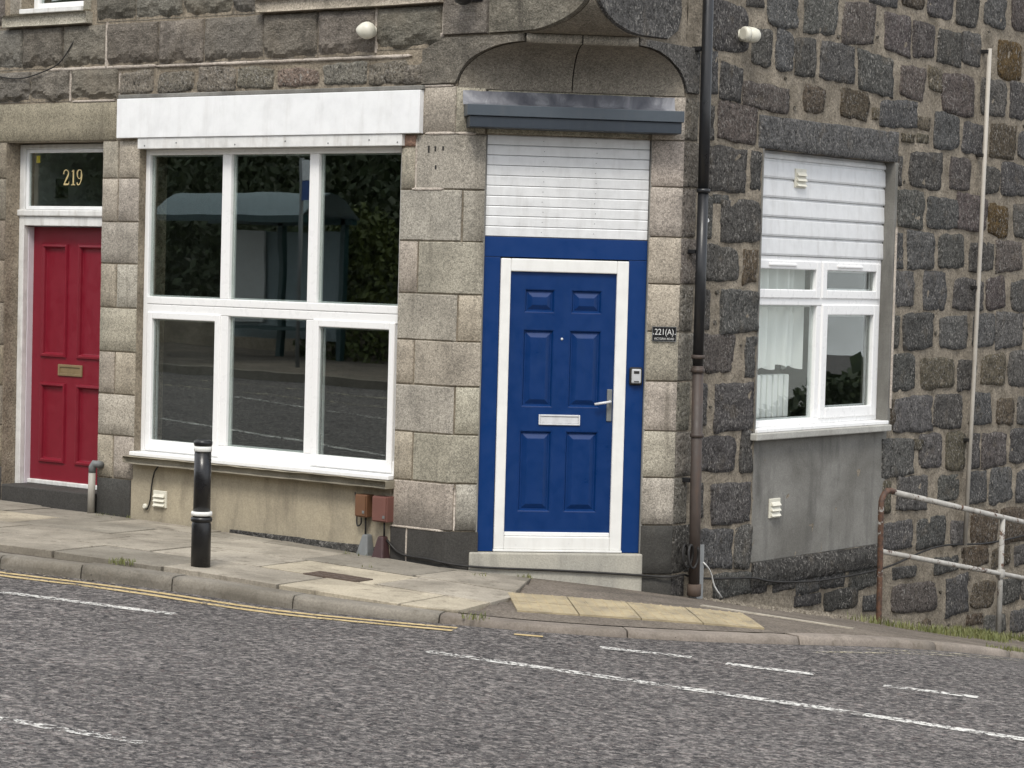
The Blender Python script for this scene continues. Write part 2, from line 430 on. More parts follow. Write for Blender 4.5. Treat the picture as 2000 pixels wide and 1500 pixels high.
def m_pave_base():
    m, nt, b, _ = mat('pavement_tarmac'); nb = NB(nt)
    n = nb.noise(2.0, 6, .6, .4); f = nb.noise(60, 5, .7); v = nb.voro(70, out='Color')
    cl = nb.mix((.105, .090, .075), (.17, .145, .118), nb.ramp(n, (.35, 0), (.65, 1)))
    cl = nb.mul(cl, nb.ramp(v, (.1, .7), (.9, 1.35)))
    cl = nb.mul(cl, nb.ramp(f, (.3, .8), (.7, 1.25)))
    setb(nb, b, cl, .93, nb.bump(nb.math('ADD', f, nb.voro(70)), .7, .008), spec=.2)
m_pave_base()
def m_line(name, c1, c2, wear):
    m, nt, b, out = mat(name); nb = NB(nt); N = nt.nodes
    f = nb.noise(30, 5, .75); g = nb.noise(4, 4, .6)
    cl = nb.mix(c1, c2, nb.ramp(nb.noise(11, 5), (.35, 0), (.7, 1)))
    setb(nb, b, cl, .75, nb.bump(f, .4, .004))
    tr = N.new('ShaderNodeBsdfTransparent'); mx = N.new('ShaderNodeMixShader')
    a = nb.math('ADD', f, nb.math('MULTIPLY', g, .35))
    nb.lk(nb.ramp(a, (wear, 0), (wear+.06, 1)), mx.inputs[0])
    nb.lk(tr.outputs[0], mx.inputs[1]); nb.lk(b.outputs[0], mx.inputs[2]); nb.lk(mx.outputs[0], out.inputs[0])
m_line('white_road_paint', (.50, .49, .46), (.66, .65, .61), .645)
m_line('worn_road_paint', (.52, .51, .48), (.68, .67, .63), .69)
m_line('yellow_road_paint', (.40, .30, .14), (.54, .42, .22), .55)
m_line('faint_road_paint', (.40, .36, .25), (.5, .46, .34), .70)
def m_rustpaint(name, rustlev):
    m, nt, b, _ = mat(name); nb = NB(nt)
    n = nb.noise(17, 6, .7, .4); n2 = nb.noise(3.2, 3)
    cl = nb.mix((.40, .39, .36), (.30, .29, .265), nb.ramp(nb.noise(8, 4), (.4, 0), (.65, 1)))
    rc = nb.mix((.115, .058, .034), (.05, .03, .022), nb.ramp(nb.noise(30, 4), (.4, 0), (.65, 1)))
    a = nb.math('ADD', n, nb.math('MULTIPLY', n2, .5))
    cl = nb.mix(cl, rc, nb.ramp(a, (rustlev, 0), (rustlev+.05, 1)))
    setb(nb, b, cl, .65, nb.bump(n, .4, .004))
m_rustpaint('flaking_rail_paint', .80); m_rustpaint('rusty_rail_paint', .62)
def m_leaf(name, c1, c2):
    m, nt, b, _ = mat(name); nb = NB(nt)
    cl = nb.mix(c1, c2, nb.ramp(nb.noise(6, 3), (.35, 0), (.65, 1)))
    setb(nb, b, cl, .6)
m_leaf('grass_blades', (.085, .105, .025), (.19, .19, .07)); m_leaf('dark_leaves', (.018, .032, .01), (.045, .065, .02)); m_leaf('bright_leaves', (.05, .07, .012), (.09, .11, .02))
m_mortar('gravel_stone', (.2, .175, .14), (.36, .32, .26))
m_paint('tactile_buff', (.37, .305, .19), .85, .9, (.19, .165, .13), .4, 2)
m_paint('rusty_iron', (.085, .06, .045), .7, .5, (.12, .07, .04), .3, 8)
m_mortar('bank_cover', (.02, .03, .01), (.04, .05, .02))
m_paint('curtain_white', (.82, .83, .82), .9, .05, bumpy=.02)

# ================================================================== GROUND
def sheet(xs, ys, fn):
    mb = MB(); n = len(xs)
    for y in ys:
        for x in xs: mb.v.append(Vector((x, y, fn(x, y))))
    for j in range(len(ys)-1):
        for i in range(n-1):
            mb.f.append([j*n+i, j*n+i+1, (j+1)*n+i+1, (j+1)*n+i]); mb.sm.append(True)
    return mb
def spaced(lo, a, b, hi, fine, coarse):
    out = []; x = lo
    while x < a - 1e-6: out.append(x); x += coarse
    x = a
    while x < b - 1e-6: out.append(x); x += fine
    x = b
    while x <= hi + 1e-6: out.append(x); x += coarse
    return out
def catmull(pts, step=.08):
    out = []; P = [Vector(p) for p in pts]; P = [P[0]*2-P[1]] + P + [P[-1]*2-P[-2]]
    for i in range(1, len(P)-2):
        n = max(2, int((P[i+1]-P[i]).length/step))
        for k in range(n):
            t = k/n; a, b, cc, d = P[i-1], P[i], P[i+1], P[i+2]
            out.append(.5*((2*b)+(cc-a)*t+(2*a-5*b+4*cc-d)*t*t+(3*b-a-3*cc+d)*t**3))
    out.append(P[-2]); return out
road = sheet(spaced(-140, -12, 14, 160, .3, 8), spaced(-120, -12, 10, 160, .3, 8), RD).build('road', 'asphalt', kind='structure')
road['label'] = 'grey worn asphalt road in front of the corner building'

KERB = catmull([(-16,-3.5),(-9,-3.2),(-5,-2.98),(-2.886,-2.636),(-2.151,-2.42),(-1.522,-2.26),(-.702,-2.11),(-.184,-1.95),(.226,-1.775),(.658,-1.55),(1.128,-1.158),(1.565,-.663),(1.868,-.172),(2.1,.45),(2.24,1.1),(2.3,2.2),(2.3,4),(2.3,8),(2.3,14)])
KERB = [Vector((p.x, p.y)) for p in KERB]
def offs(poly, d):
    out = []
    for i, p in enumerate(poly):
        t = (poly[min(i+1, len(poly)-1)]-poly[max(i-1, 0)]).normalized()
        out.append(p + Vector((-t.y, t.x))*d)   # left of travel = towards the wall
    return out
KI = offs(KERB, .17)
# pavement bed of tarmac, runs from the walls to the back of the kerb
def strip_between(a, bfun, n=10):
    mb = MB()
    for p in a:
        q = bfun(p)
        for k in range(n+1):
            x = p.x+(q[0]-p.x)*k/n; y = p.y+(q[1]-p.y)*k/n
            mb.v.append(Vector((x, y, G(x, y)-(.035 if inside(x, y) else 0))))
    for i in range(len(a)-1):
        for k in range(n):
            b = i*(n+1)+k; mb.f.append([b, b+n+1, b+n+2, b+1][::-1]); mb.sm.append(True)
    return mb
def inner(p):
    # nearest wall point from a kerb point, by angle round the corner
    if p.x < -1.3: return (p.x, .05)
    if p.y > 1.3: return (-.05, p.y)
    t = (math.atan2(p.y-1.3, p.x+1.3)+math.pi/2)/(math.pi/2); t = min(1, max(0, t))
    return (-1.3+1.25*t, .05+1.25*t)
ks_slab = [p for p in offs(KERB, .172) if p.x < .25]
REG = [Vector((p.x, p.y)) for p in ks_slab] + [Vector((.0, -.75)), Vector((-.62, .30)), Vector((-1.2, -.03)), Vector((-16, -.03))]
def inside(x, y, pl=REG):
    r_ = False; n = len(pl)
    for i in range(n):
        p, q = pl[i], pl[(i+1) % n]
        if (p.y > y) != (q.y > y) and x < (q.x-p.x)*(y-p.y)/(q.y-p.y)+p.x: r_ = not r_
    return r_
pavement = strip_between(KI, inner, 14).build('pavement', 'pavement_tarmac', kind='structure')
pavement['label'] = 'worn paved footway between the kerb and the building'
# kerb stones
kerb = empty('kerb', (0, 0, 0)); kerb['kind'] = 'structure'; kerb['label'] = 'weathered kerb edging the footway'
def along(poly):
    s = [0.0]
    for i in range(1, len(poly)): s.append(s[-1]+(poly[i]-poly[i-1]).length)
    return s
KS = along(KERB)
def kat(s):
    s = min(max(s, 0), KS[-1]-1e-4)
    import bisect
    i = min(bisect.bisect_right(KS, s)-1, len(KERB)-2)
    t = (s-KS[i])/(KS[i+1]-KS[i]); p = KERB[i].lerp(KERB[i+1], t); d = (KERB[i+1]-KERB[i]).normalized()
    return p, Vector((d.y, -d.x))     # point, outward normal (towards the road)
def nearest_s(q):
    q = Vector(q); k = min(range(len(KERB)), key=lambda i: (KERB[i]-q).length); return KS[k]
joints = [nearest_s(q) for q in [(-2.93,-2.54),(-2.3,-2.37),(-1.6,-2.2),(-.74,-2.06),(.187,-1.73),(1.13,-1.1),(1.87,-.16),(2.26,1.0)]]
while joints[0] > .9: joints.insert(0, joints[0]-.88)
while joints[-1] < KS[-1]-1: joints.append(joints[-1]+1.0)
for a, b in zip(joints, joints[1:]):
    rr = random.Random(round(a*100)); mb = MB(); n = 10
    prof = [(-.165, .002), (-.05, .004), (-.018, 0), (-.002, -.016), (.006, -.05), (.010, -.30), (-.165, -.30)]
    tilt = rr.uniform(-.006, .006); out = rr.uniform(-.006, .008)
    for i in range(n+1):
        s = a+.005 + (b-a-.01)*i/n; p, nn = kat(s)
        w = noise.noise(Vector((s*3, 1.7, 0)))*.008
        for j, (o, z) in enumerate(prof):
            k = noise.noise(Vector((s*9, j*3.1, 2)))*.012*(1 if j in (2, 3, 4) else .2)
            q = p+nn*(o+out+w*(1 if j < 5 else 0))
            mb.v.append(Vector((q.x, q.y, G(q.x, q.y)+z+tilt+k)))
    m = len(prof)
    for i in range(n):
        for j in range(m):
            j2 = (j+1) % m; mb.f.append([i*m+j, (i+1)*m+j, (i+1)*m+j2, i*m+j2]); mb.sm.append(j in (1, 2, 3))
    mb.f.append(list(range(m))); mb.sm.append(False); mb.f.append([n*m+j for j in range(m)][::-1]); mb.sm.append(False)
    p, _ = kat((a+b)/2); pink = p.x > .0
    base = (.235, .203, .172) if pink else (.20, .182, .152)
    k = rr.uniform(.85, 1.15)
    mb.build('kerb_stone', 'paving_concrete', kerb, color=tuple(v*k for v in base))
# paving slabs: courses parallel to the kerb, clipped to the footway
def clip(poly, rect):
    def cut(pl, a, b):
        out = []; d = b-a
        side = lambda p: d.x*(p.y-a.y)-d.y*(p.x-a.x)
        for i in range(len(pl)):
            p, q = pl[i], pl[(i+1) % len(pl)]; sp, sq = side(p), side(q)
            if sp >= 0: out.append(p)
            if (sp > 0 > sq) or (sp < 0 < sq): out.append(p.lerp(q, sp/(sp-sq)))
        return out
    for i in range(len(rect)):
        poly = cut(poly, rect[i], rect[(i+1) % len(rect)])
        if len(poly) < 3: return []
    return poly
ang = R(9.5); ex = Vector((math.cos(ang), math.sin(ang))); ey = Vector((-ex.y, ex.x)); o0 = Vector((-.758, -1.86))
rr = random.Random(21)
for row in range(0, 5):
    y0 = row*.62; x = -10.2+rr.uniform(0, .6)
    while x < 2.2:
        w = rr.choice([.62, .92, .92, .92, .77]); g = .013
        rect = [o0+ex*(x+g)+ey*(y0+g), o0+ex*(x+w-g)+ey*(y0+g), o0+ex*(x+w-g)+ey*(y0+.62-g), o0+ex*(x+g)+ey*(y0+.62-g)]
        pl = clip(REG, rect); x += w
        if len(pl) < 3: continue
        ar = abs(sum(pl[i].x*pl[(i+1) % len(pl)].y-pl[(i+1) % len(pl)].x*pl[i].y for i in range(len(pl))))/2
        if ar < .02: continue
        cen = sum(pl, Vector((0, 0)))/len(pl); tx, ty, tz = rr.uniform(-.006, .006), rr.uniform(-.006, .006), rr.uniform(.009, .014)
        mb = MB(); n = len(pl); sub = []
        for p in pl: sub.append(p)
        top = [Vector((p.x, p.y, G(p.x, p.y)+tz+(p.x-cen.x)*tx+(p.y-cen.y)*ty)) for p in sub]
        ins = [Vector((*(p.lerp(cen, .006/max(.05, (p-cen).length))), 0)) for p in sub]
        for q in ins: q.z = G(q.x, q.y)+tz+.003+(q.x-cen.x)*tx+(q.y-cen.y)*ty
        bot = [Vector((p.x, p.y, p.z-.06)) for p in top]
        f = [list(range(n, 2*n))] + [[i, (i+1) % n, n+(i+1) % n, n+i] for i in range(n)] + [[2*n+i, 2*n+(i+1) % n, (i+1) % n, i] for i in range(n)]
        mb.add(top+ins+bot, f)
        t = rr.random()
        cl = (.43, .38, .29) if (t < .18 and cen.y < -.9) else ((.325, .293, .24) if t < .6 else (.265, .242, .20))
        k = rr.uniform(.88, 1.12)
        mb.build('paving_slab', 'paving_concrete', pavement, color=tuple(v*k for v in cl))
# blister paving at the crossing
tx = Vector((math.cos(R(42)), math.sin(R(42)))); ty = Vector((-tx.y, tx.x)); t0 = Vector((.40, -1.20))
dome = [(math.cos(2*math.pi*k/6), math.sin(2*math.pi*k/6)) for k in range(6)]
for i in range(4):
    for j in range(2):
        a = t0+tx*(.402*i)+ty*(.402*j+.03); mb = MB(); g = .003
        cs = [a+tx*g+ty*g, a+tx*(.4-g)+ty*g, a+tx*(.4-g)+ty*(.4-g), a+tx*g+ty*(.4-g)]
        dz = .010+rr.uniform(0, .003)
        mb.hexa([Vector((p.x, p.y, G(p.x, p.y)-.04)) for p in cs]+[Vector((p.x, p.y, G(p.x, p.y)+dz)) for p in cs])
        for m in range(6):
            for n in range(6):
                q = a+tx*(.4*(m+.5)/6)+ty*(.4*(n+.5)/6); zz = G(q.x, q.y)+dz
                lo = [Vector((q.x+.0125*cx, q.y+.0125*cy, zz-.001)) for cx, cy in dome]; hi = [Vector((q.x+.008*cx, q.y+.008*cy, zz+.005)) for cx, cy in dome]
                mb.add(lo+hi, [[6, 7, 8, 9, 10, 11]]+[[k, (k+1) % 6, 6+(k+1) % 6, 6+k] for k in range(6)])
        mb.build('tactile_slab', 'tactile_buff', pavement)
# pale stone edging set in the tarmac beside the crossing
mb = MB()
for (xa, ya), (xb, yb) in [((.62, .62), (1.62, .98))]:
    a, b = Vector((xa, ya)), Vector((xb, yb)); d = (b-a).normalized(); nn = Vector((-d.y, d.x))*.05
    cs = [a-nn, b-nn, b+nn, a+nn]
    mb.hexa([Vector((p.x, p.y, G(p.x, p.y)-.05)) for p in cs]+[Vector((p.x, p.y, G(p.x, p.y)+.008)) for p in cs])
mb.build('edging_stone', 'paving_concrete', pavement, color=(.42, .38, .31))
# cast iron cover in the footway
ca = Vector((-1.30, -1.36)); mb = MB(); d1 = ex*.42; d2 = ey*.22
cs = [ca, ca+d1, ca+d1+d2, ca+d2]
mb.hexa([Vector((p.x, p.y, G(p.x, p.y)-.03)) for p in cs]+[Vector((p.x, p.y, G(p.x, p.y)+.019)) for p in cs])
for k in range(6):
    for l in range(3):
        q = ca+d1*((k+.5)/6)+d2*((l+.5)/3); a_ = ex*.022; b_ = ey*.022
        mb.hexa([Vector((p.x, p.y, G(p.x, p.y)+.018)) for p in (q-a_-b_, q+a_-b_, q+a_+b_, q-a_+b_)]+[Vector((p.x, p.y, G(p.x, p.y)+.021)) for p in (q-a_-b_, q+a_-b_, q+a_+b_, q-a_+b_)])
mb.build('access_cover', 'rusty_iron', label='small rusty rectangular iron cover set in the paving near the kerb', cat='manhole cover', base=True)

# road markings
def ribbon(pts, w, name, m, dz=.004, step=.12, jit=.006, parent=road):
    P = [Vector(p) for p in pts]; S = along(P); out = []; n = max(2, int(S[-1]/step)); mb = MB()
    for i in range(n+1):
        s = S[-1]*i/n; k = 0
        while k < len(S)-2 and S[k+1] < s: k += 1
        d = (P[k+1]-P[k]).normalized(); p = P[k]+d*(s-S[k]); nn = Vector((-d.y, d.x))
        a = noise.noise(Vector((s*7, w*90, 0)))*jit; b = noise.noise(Vector((s*7, w*90, 9)))*jit
        for q in (p-nn*(w/2+a), p+nn*(w/2+b)): mb.v.append(Vector((q.x, q.y, RD(q.x, q.y)+dz)))
    for i in range(n): mb.f.append([2*i, 2*i+2, 2*i+3, 2*i+1]); mb.sm.append(False)
    return mb.build(name, m, parent)
def kline(d, s0, s1): return [q for q, s in zip(offs(KERB, -d), KS) if s0 <= s <= s1]
se = nearest_s((.34, -1.72)); s_left = nearest_s((-12, -3.2))
ribbon(kline(.16, s_left, se), .062, 'yellow_line', 'yellow_road_paint'); ribbon(kline(.285, s_left, se), .062, 'yellow_line', 'yellow_road_paint')
s2 = nearest_s((2.0, .2))
ribbon(kline(.18, s2, s2+9), .05, 'yellow_line', 'faint_road_paint'); ribbon(kline(.30, s2-.5, s2+9), .05, 'yellow_line', 'faint_road_paint')
ribbon(kline(.2, nearest_s((.62, -1.5)), nearest_s((.62, -1.5))+.22), .05, 'yellow_line', 'yellow_road_paint')
ribbon([(.915,-2.727),(2.295,-2.327),(3.123,-2.085),(4.186,-1.85),(8,-1.0)], .10, 'white_line', 'white_road_paint')
ribbon([(-2.6,-3.57),(-2.027,-3.373),(-.887,-2.977)], .09, 'white_line', 'white_road_paint')
for a, b in (((1.325,-1.599),(1.828,-1.355)), ((2.062,-1.336),(2.548,-1.14)), ((2.972,-1.078),(3.476,-.881)), ((3.9,-.78),(4.5,-.57))):
    ribbon([a, b], .08, 'white_line', 'white_road_paint')
ribbon([(.8,-6.2),(1.387,-6.036),(1.875,-5.898)], .09, 'white_line', 'worn_road_paint')
ribbon([(-13,-9.6),(-9.0,-8.6),(-6,-7.9)], .1, 'white_line', 'worn_road_paint'); ribbon([(-11,-6.6),(-4,-4.9)], .1, 'white_line', 'white_road_paint')
ribbon([(-20,-11.4),(-6,-10.6)], .1, 'yellow_line', 'faint_road_paint'); ribbon([(-20,-10.4),(-6,-9.7)], .1, 'yellow_line', 'faint_road_paint')

# ================================================================== BUILDING
building = empty('corner_building', (-3.0, 3.0, -.2), 'grey granite corner building with cut-off corner, blue door and shop window', 'building')
HA = [(-5.95, -4.796, -.4, 2.949), (-4.374, -1.676, .41, 2.90), (-5.80, -5.06, 4.0, 5.25), (-3.02, -1.40, 3.985, 5.25)]
HC = [(2.27, 4.33, .81, 2.975)]
def holed(w, u0, u1, z0, z1, holes, off, reveal, sub=0, amp=0.0):
    us = sorted({u0, u1, *[h[0] for h in holes], *[h[1] for h in holes]}); zs = sorted({z0, z1, *[h[2] for h in holes], *[h[3] for h in holes]})
    us = [u for u in us if u0 <= u <= u1]; zs = [z for z in zs if z0 <= z <= z1]
    if sub:
        def fine(t): return [a+(b-a)*k/max(1, round((b-a)/sub)) for a, b in zip(t, t[1:]) for k in range(max(1, round((b-a)/sub)))]+[t[-1]]
        us = fine(us); zs = fine(zs)
    mb = MB(); ix = {}
    def vid(u, z):
        k = (round(u, 4), round(z, 4))
        if k not in ix:
            ix[k] = len(mb.v); d = (noise.noise(Vector((u*8, z*8, 4)))+.6*noise.noise(Vector((u*21, z*21, 9))))*amp if amp else 0
            mb.v.append(wp(w, u, z, off+d))
        return ix[k]
    for a, b in zip(us, us[1:]):
        for p, q in zip(zs, zs[1:]):
            if any(h[0] <= (a+b)/2 <= h[1] and h[2] <= (p+q)/2 <= h[3] for h in holes): continue
            mb.f.append([vid(a, p), vid(b, p), vid(b, q), vid(a, q)]); mb.sm.append(bool(sub))
    for h in holes:
        a, b, p, q = h[:4]
        for (x1, y1, x2, y2) in ((a,p,b,p),(b,p,b,q),(b,q,a,q),(a,q,a,p)):
            mb.add([wp(w,x1,y1,off-amp), wp(w,x2,y2,off-amp), wp(w,x2,y2,off-reveal), wp(w,x1,y1,off-reveal)], [(3,2,1,0)])
    return mb
def arc1(sign, n=10):   # cavetto on the cut corner, (u,z) on the street planes
    return [(sign*(1.1764-.586*(1-math.cos(math.pi/2*k/n))), 3.29+.305*math.sin(math.pi/2*k/n)) for k in range(n+1)]
def arc2(sign, n=10):
    return [(sign*(.59-.585*math.sin(math.pi/2*k/n)), 3.655+.32*(1-math.cos(math.pi/2*k/n))) for k in range(n+1)]
mb = holed('A', -7.4, -1.1764, -.6, 5.45, HA, -.011, .30)
pl = arc1(-1)+arc2(-1); pl = [(-1.1764, 3.29)]+pl[1:]+[(-.004, 5.45), (-1.1764, 5.45)]
mb.add([wp('A', u, z, -.011) for u, z in pl], [list(range(len(pl)))])
street_wall = mb.build('street_wall', 'street_mortar', building)
street_wall['label'] = 'dark granite street front with dressed stone round the openings'
mb = holed('C', 1.1764, 11.2, -3.0, 5.45, HC, -.009, .25, .05, .008)
pl = arc1(1)+arc2(1); pl = [(1.1764, 3.29)]+pl[1:]+[(.004, 5.45), (1.1764, 5.45)]
mb.add([wp('C', u, z, -.012) for u, z in pl], [list(range(len(pl)))[::-1]])
side_wall = mb.build('side_wall', 'side_mortar', building)
side_wall['label'] = 'rubble granite side wall with wide tan mortar joints'
corner_wall = holed('B', -L/2, L/2, -.6, 3.3, [(-.60, .587, -.02, 2.966)], -.016, .2).build('corner_wall', 'street_mortar', building)
corner_wall['label'] = 'narrow cut-off corner front of pale dressed granite'
# inside of the building
foot = [(-7.3, .28), (-1.29, .28), (-.28, 1.29), (-.28, 11), (-7.3, 11)]
def slab(poly, z0, z1):
    n = len(poly); mb = MB()
    return mb.add([(x, y, z0) for x, y in poly]+[(x, y, z1) for x, y in poly], [list(range(n))[::-1], list(range(n, 2*n))]+[[i, (i+1) % n, n+(i+1) % n, n+i] for i in range(n)])
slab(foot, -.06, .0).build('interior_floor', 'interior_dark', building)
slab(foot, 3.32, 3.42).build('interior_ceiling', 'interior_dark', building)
slab([(-7.4, .02), (-.02, .02), (-.02, 11.2), (-7.4, 11.2)], 5.45, 5.55).build('light_cap', 'roof_slate', building)  # cap added over the cut-off walls to keep daylight out of the rooms
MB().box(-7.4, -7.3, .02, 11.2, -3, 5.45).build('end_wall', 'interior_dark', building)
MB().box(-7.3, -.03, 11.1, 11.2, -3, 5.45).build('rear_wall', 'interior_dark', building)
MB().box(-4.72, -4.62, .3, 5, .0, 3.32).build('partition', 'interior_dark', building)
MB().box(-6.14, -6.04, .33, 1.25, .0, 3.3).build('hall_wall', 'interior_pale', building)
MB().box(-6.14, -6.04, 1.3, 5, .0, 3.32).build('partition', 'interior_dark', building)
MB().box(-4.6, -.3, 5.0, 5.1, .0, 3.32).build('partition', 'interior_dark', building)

# ------------------------------------------------------------------ stones
DARK = (.106, .102, .096); PURP = (.115, .098, .09); BRWN = (.105, .082, .058); RUST = (.115, .074, .030); GREN = (.125, .108, .076); BLAK = (.078, .075, .07)
TAN = (.335, .303, .247); TANL = (.345, .312, .256); UPP = (.172, .157, .132)
def stone(w, u0, u1, z0, z1, mat_, colr, parent, name='stone', nu=7, nz=6, bulge=.0, rough=.0, jit=.0, rnd=.0, depth=.09, edge=.006, bev=.008, brk=(), seed=0, rfun=None, low=0.0, warp=0.0):
    du, dz = u1-u0, z1-z0
    def ts(n, d):
        e = min(.25, bev/d); return [0, e]+[e+(1-2*e)*i/(n-2) for i in range(1, n-2)]+[1-e, 1]
    tu = ts(nu, du); tz = ts(nz, dz)
    for b in brk:
        k = (b-u0)/du
        if 0.01 < k < .99:
            j = min(range(1, len(tu)-1), key=lambda i: abs(tu[i]-k)); tu[j] = k
    mb = MB(); n, m = len(tu), len(tz); sd = seed*7.13+u0*3.7+z0*5.1
    rw = random.Random(seed*31+int(u0*100)); cw_ = [(rw.uniform(-1, 1)*warp, rw.uniform(-1, 1)*warp) for _ in range(4)]
    def place(a, b):
        u, z = u0+du*a, z0+dz*b
        if warp:
            ws = ((1-a)*(1-b), a*(1-b), a*b, (1-a)*b)
            u += sum(k*c_[0] for k, c_ in zip(ws, cw_)); z += sum(k*c_[1] for k, c_ in zip(ws, cw_))
        if rnd:
            ca, cb = 2*a-1, 2*b-1; k = (abs(ca)*abs(cb))**5*rnd
            u -= math.copysign(k, ca); z -= math.copysign(k, cb)
        if jit and not any(abs(u0+du*a-b_) < 1e-6 for b_ in brk):
            ju = noise.noise(Vector((sd, z*9+sd, 1.3+a*3)))+.5*noise.noise(Vector((sd, z*26, a*5))); jz = noise.noise(Vector((u*9, sd, 7.7+b*3)))+.5*noise.noise(Vector((u*26, sd, b*5)))
            u += ju*jit; z += jz*jit
        return u, z
    for j in range(m):
        for i in range(n):
            a, b = tu[i], tz[j]; u, z = place(a, b)
            d = min(min(a, 1-a)*du, min(b, 1-b)*dz); kf = rfun(u0+du*a) if rfun else 1.0
            if i in (0, n-1) or j in (0, m-1): o = -edge
            else:
                fall = min(1, d/.05)
                o = bulge*(fall**.7)*kf + (noise.noise(Vector((u*9+sd, z*9, sd)))+.7*noise.noise(Vector((u*22, z*22, sd)))+.4*noise.noise(Vector((u*45, z*45, sd))))*rough*kf
                if low:
                    thr = .20+.26*noise.noise(Vector((u*6, sd, 3)))+.12*noise.noise(Vector((u*19, sd, 5)))
                    if b < thr: o += low*(.6+.8*min(1, (thr-b)/.15))
            mb.v.append(wp(w, u, z, o))
    for j in range(m-1):
        for i in range(n-1): mb.f.append([j*n+i, j*n+i+1, (j+1)*n+i+1, (j+1)*n+i]); mb.sm.append(bulge > 0 and not brk and not low)
    ringi = [i for i in range(n)]+[j*n+n-1 for j in range(1, m)]+[(m-1)*n+i for i in range(n-2, -1, -1)]+[j*n for j in range(m-2, 0, -1)]
    b0 = len(mb.v)
    for i in ringi: mb.v.append(wp(w, *place(tu[i % n], tz[i//n]), -depth))
    q = len(ringi)
    for k in range(q):
        k2 = (k+1) % q; mb.f.append([ringi[k2], ringi[k], b0+k, b0+k2]); mb.sm.append(False)
    return mb.build(name, mat_, parent, color=colr)
def vary(cl, s, k=.16):
    r_ = random.Random(s); f = 1+r_.uniform(-k, k); return (cl[0]*f*(1+r_.uniform(-.04, .04)), cl[1]*f, cl[2]*f*(1+r_.uniform(-.05, .05)))
sid = [0]
def ash(w, u0, u1, z0, z1, parent, colr=TAN, depth=.09, brk=(), gap=.004, seedc=0, mat_='dressed_granite', edge=.008, k=.07, nu=6):
    sid[0] += 1
    return stone(w, u0+gap, u1-gap, z0+gap, z1-gap, mat_, vary(colr, sid[0]*13+seedc, k), parent, nu=nu, nz=5, bulge=.0005, rough=.0022, jit=.003, depth=depth, edge=edge, bev=.007, brk=brk, seed=sid[0])
# pier right of the shop window, wrapping on to the cut corner (path coordinate u = x + c)
zr = [3.303, 2.964, 2.567, 2.198, 1.821, 1.485, 1.163, .819, .467, .126, -.42]
X = lambda x: x + c
ED = L/2 - .60
for i in range(10):
    z1, z0 = zr[i], zr[i+1]
    if i == 0:
        ash('W', X(-1.50), .0, z0, z1, street_wall, brk=(), depth=.10); ash('W', .0, .22, z0, z1, corner_wall, depth=.10); continue
    if i == 9:
        ash('W', X(-1.69), X(-1.535), z0, z1, street_wall, BLAK, .2, edge=.0, k=.1); ash('W', X(-1.53), ED+.012, z0, z1, corner_wall, BLAK, .12, brk=(0,), edge=.0, k=.1, nu=8); continue
    if i % 2:
        x = {1: -1.535, 3: -1.497, 5: -1.51, 7: -1.50}[i]
        top = 2.87 if i == 1 else z1
        ash('W', X(-1.676), X(x), z0, top, street_wall, TANL if i > 1 else TAN, .28)
        if i == 1: ash('W', X(-1.676), X(x), 2.873, 2.962, street_wall, (.26, .155, .11), .1)
        ash('W', X(x)+.004, ED, z0, z1, street_wall, TAN, .14, brk=(0,), nu=8)
    else:
        uj = {2: .065, 4: .05, 6: .045, 8: .062}[i]
        ash('W', X(-1.676), uj, z0, z1, street_wall, TAN if i < 6 else TANL, .14, brk=(0,), nu=8); ash('W', uj+.004, ED, z0, z1, corner_wall, TANL, .14)
        MB().wbox('A', -1.672, -1.63, z0+.006, z1-.006, -.28, -.12).build('reveal_stone', 'dressed_granite', street_wall, color=TAN)
# fresh pointing left standing proud in the joints
def pointing(w, u0, u1, z0, z1, parent, o=.004):
    mb = MB(); n = max(2, int(max(u1-u0, z1-z0)/.035)); hor = (u1-u0) > (z1-z0); sd = u0*5+z0*3
    for i in range(n+1):
        t = i/n; a = noise.noise(Vector((t*n*.5, sd, 0))); b = noise.noise(Vector((t*n*.5, sd, 5))); e = .35 if i in (0, n) else 1
        if hor:
            u = u0+(u1-u0)*t; zm = (z0+z1)/2; h = (z1-z0)/2*e
            row = [(u, zm-h*(1+.5*a), -.02), (u, zm-h*.5, o), (u, zm+h*.5, o), (u, zm+h*(1+.5*b), -.02)]
        else:
            z = z0+(z1-z0)*t; um = (u0+u1)/2; h = (u1-u0)/2*e
            row = [(um+h*(1+.5*a), z, -.02), (um+h*.5, z, o), (um-h*.5, z, o), (um-h*(1+.5*b), z, -.02)]
        mb.v += [wp(w, *r) for r in row]
    for i in range(n):
        for k in range(3): mb.f.append([i*4+k, (i+1)*4+k, (i+1)*4+k+1, i*4+k+1]); mb.sm.append(True)
    mb.f.append([3, 2, 1, 0]); mb.sm.append(False); mb.f.append([n*4+k for k in range(4)]); mb.sm.append(False)
    return mb.build('pointing', 'pale_mortar', parent)
for a in (('A',-1.54,-1.515,2.57,2.93), ('A',-1.56,-1.27,2.553,2.588), ('A',-1.45,-1.18,2.95,2.985), ('W',.0,.15,2.95,2.985), ('A',-1.505,-1.2,3.292,3.318),
          ('A',-4.795,-4.745,3.53,3.90), ('A',-5.45,-4.2,3.515,3.552), ('A',-5.20,-5.172,3.275,3.52), ('A',-5.16,-4.66,3.258,3.285), ('A',-1.955,-1.925,3.56,3.885), ('A',-1.53,-1.30,3.63,3.70), ('A', -1.322,-1.298,3.66,3.89), ('A',-4.625,-4.60,3.28,3.50), ('A',-4.2,-1.6,3.512,3.545),
          ('A',-1.69,-1.2,.112,.138), ('A',-1.545,-1.522,-.12,.12), ('W',.055,.075,.13,.44)):
    pointing(a[0], *a[1:], street_wall)
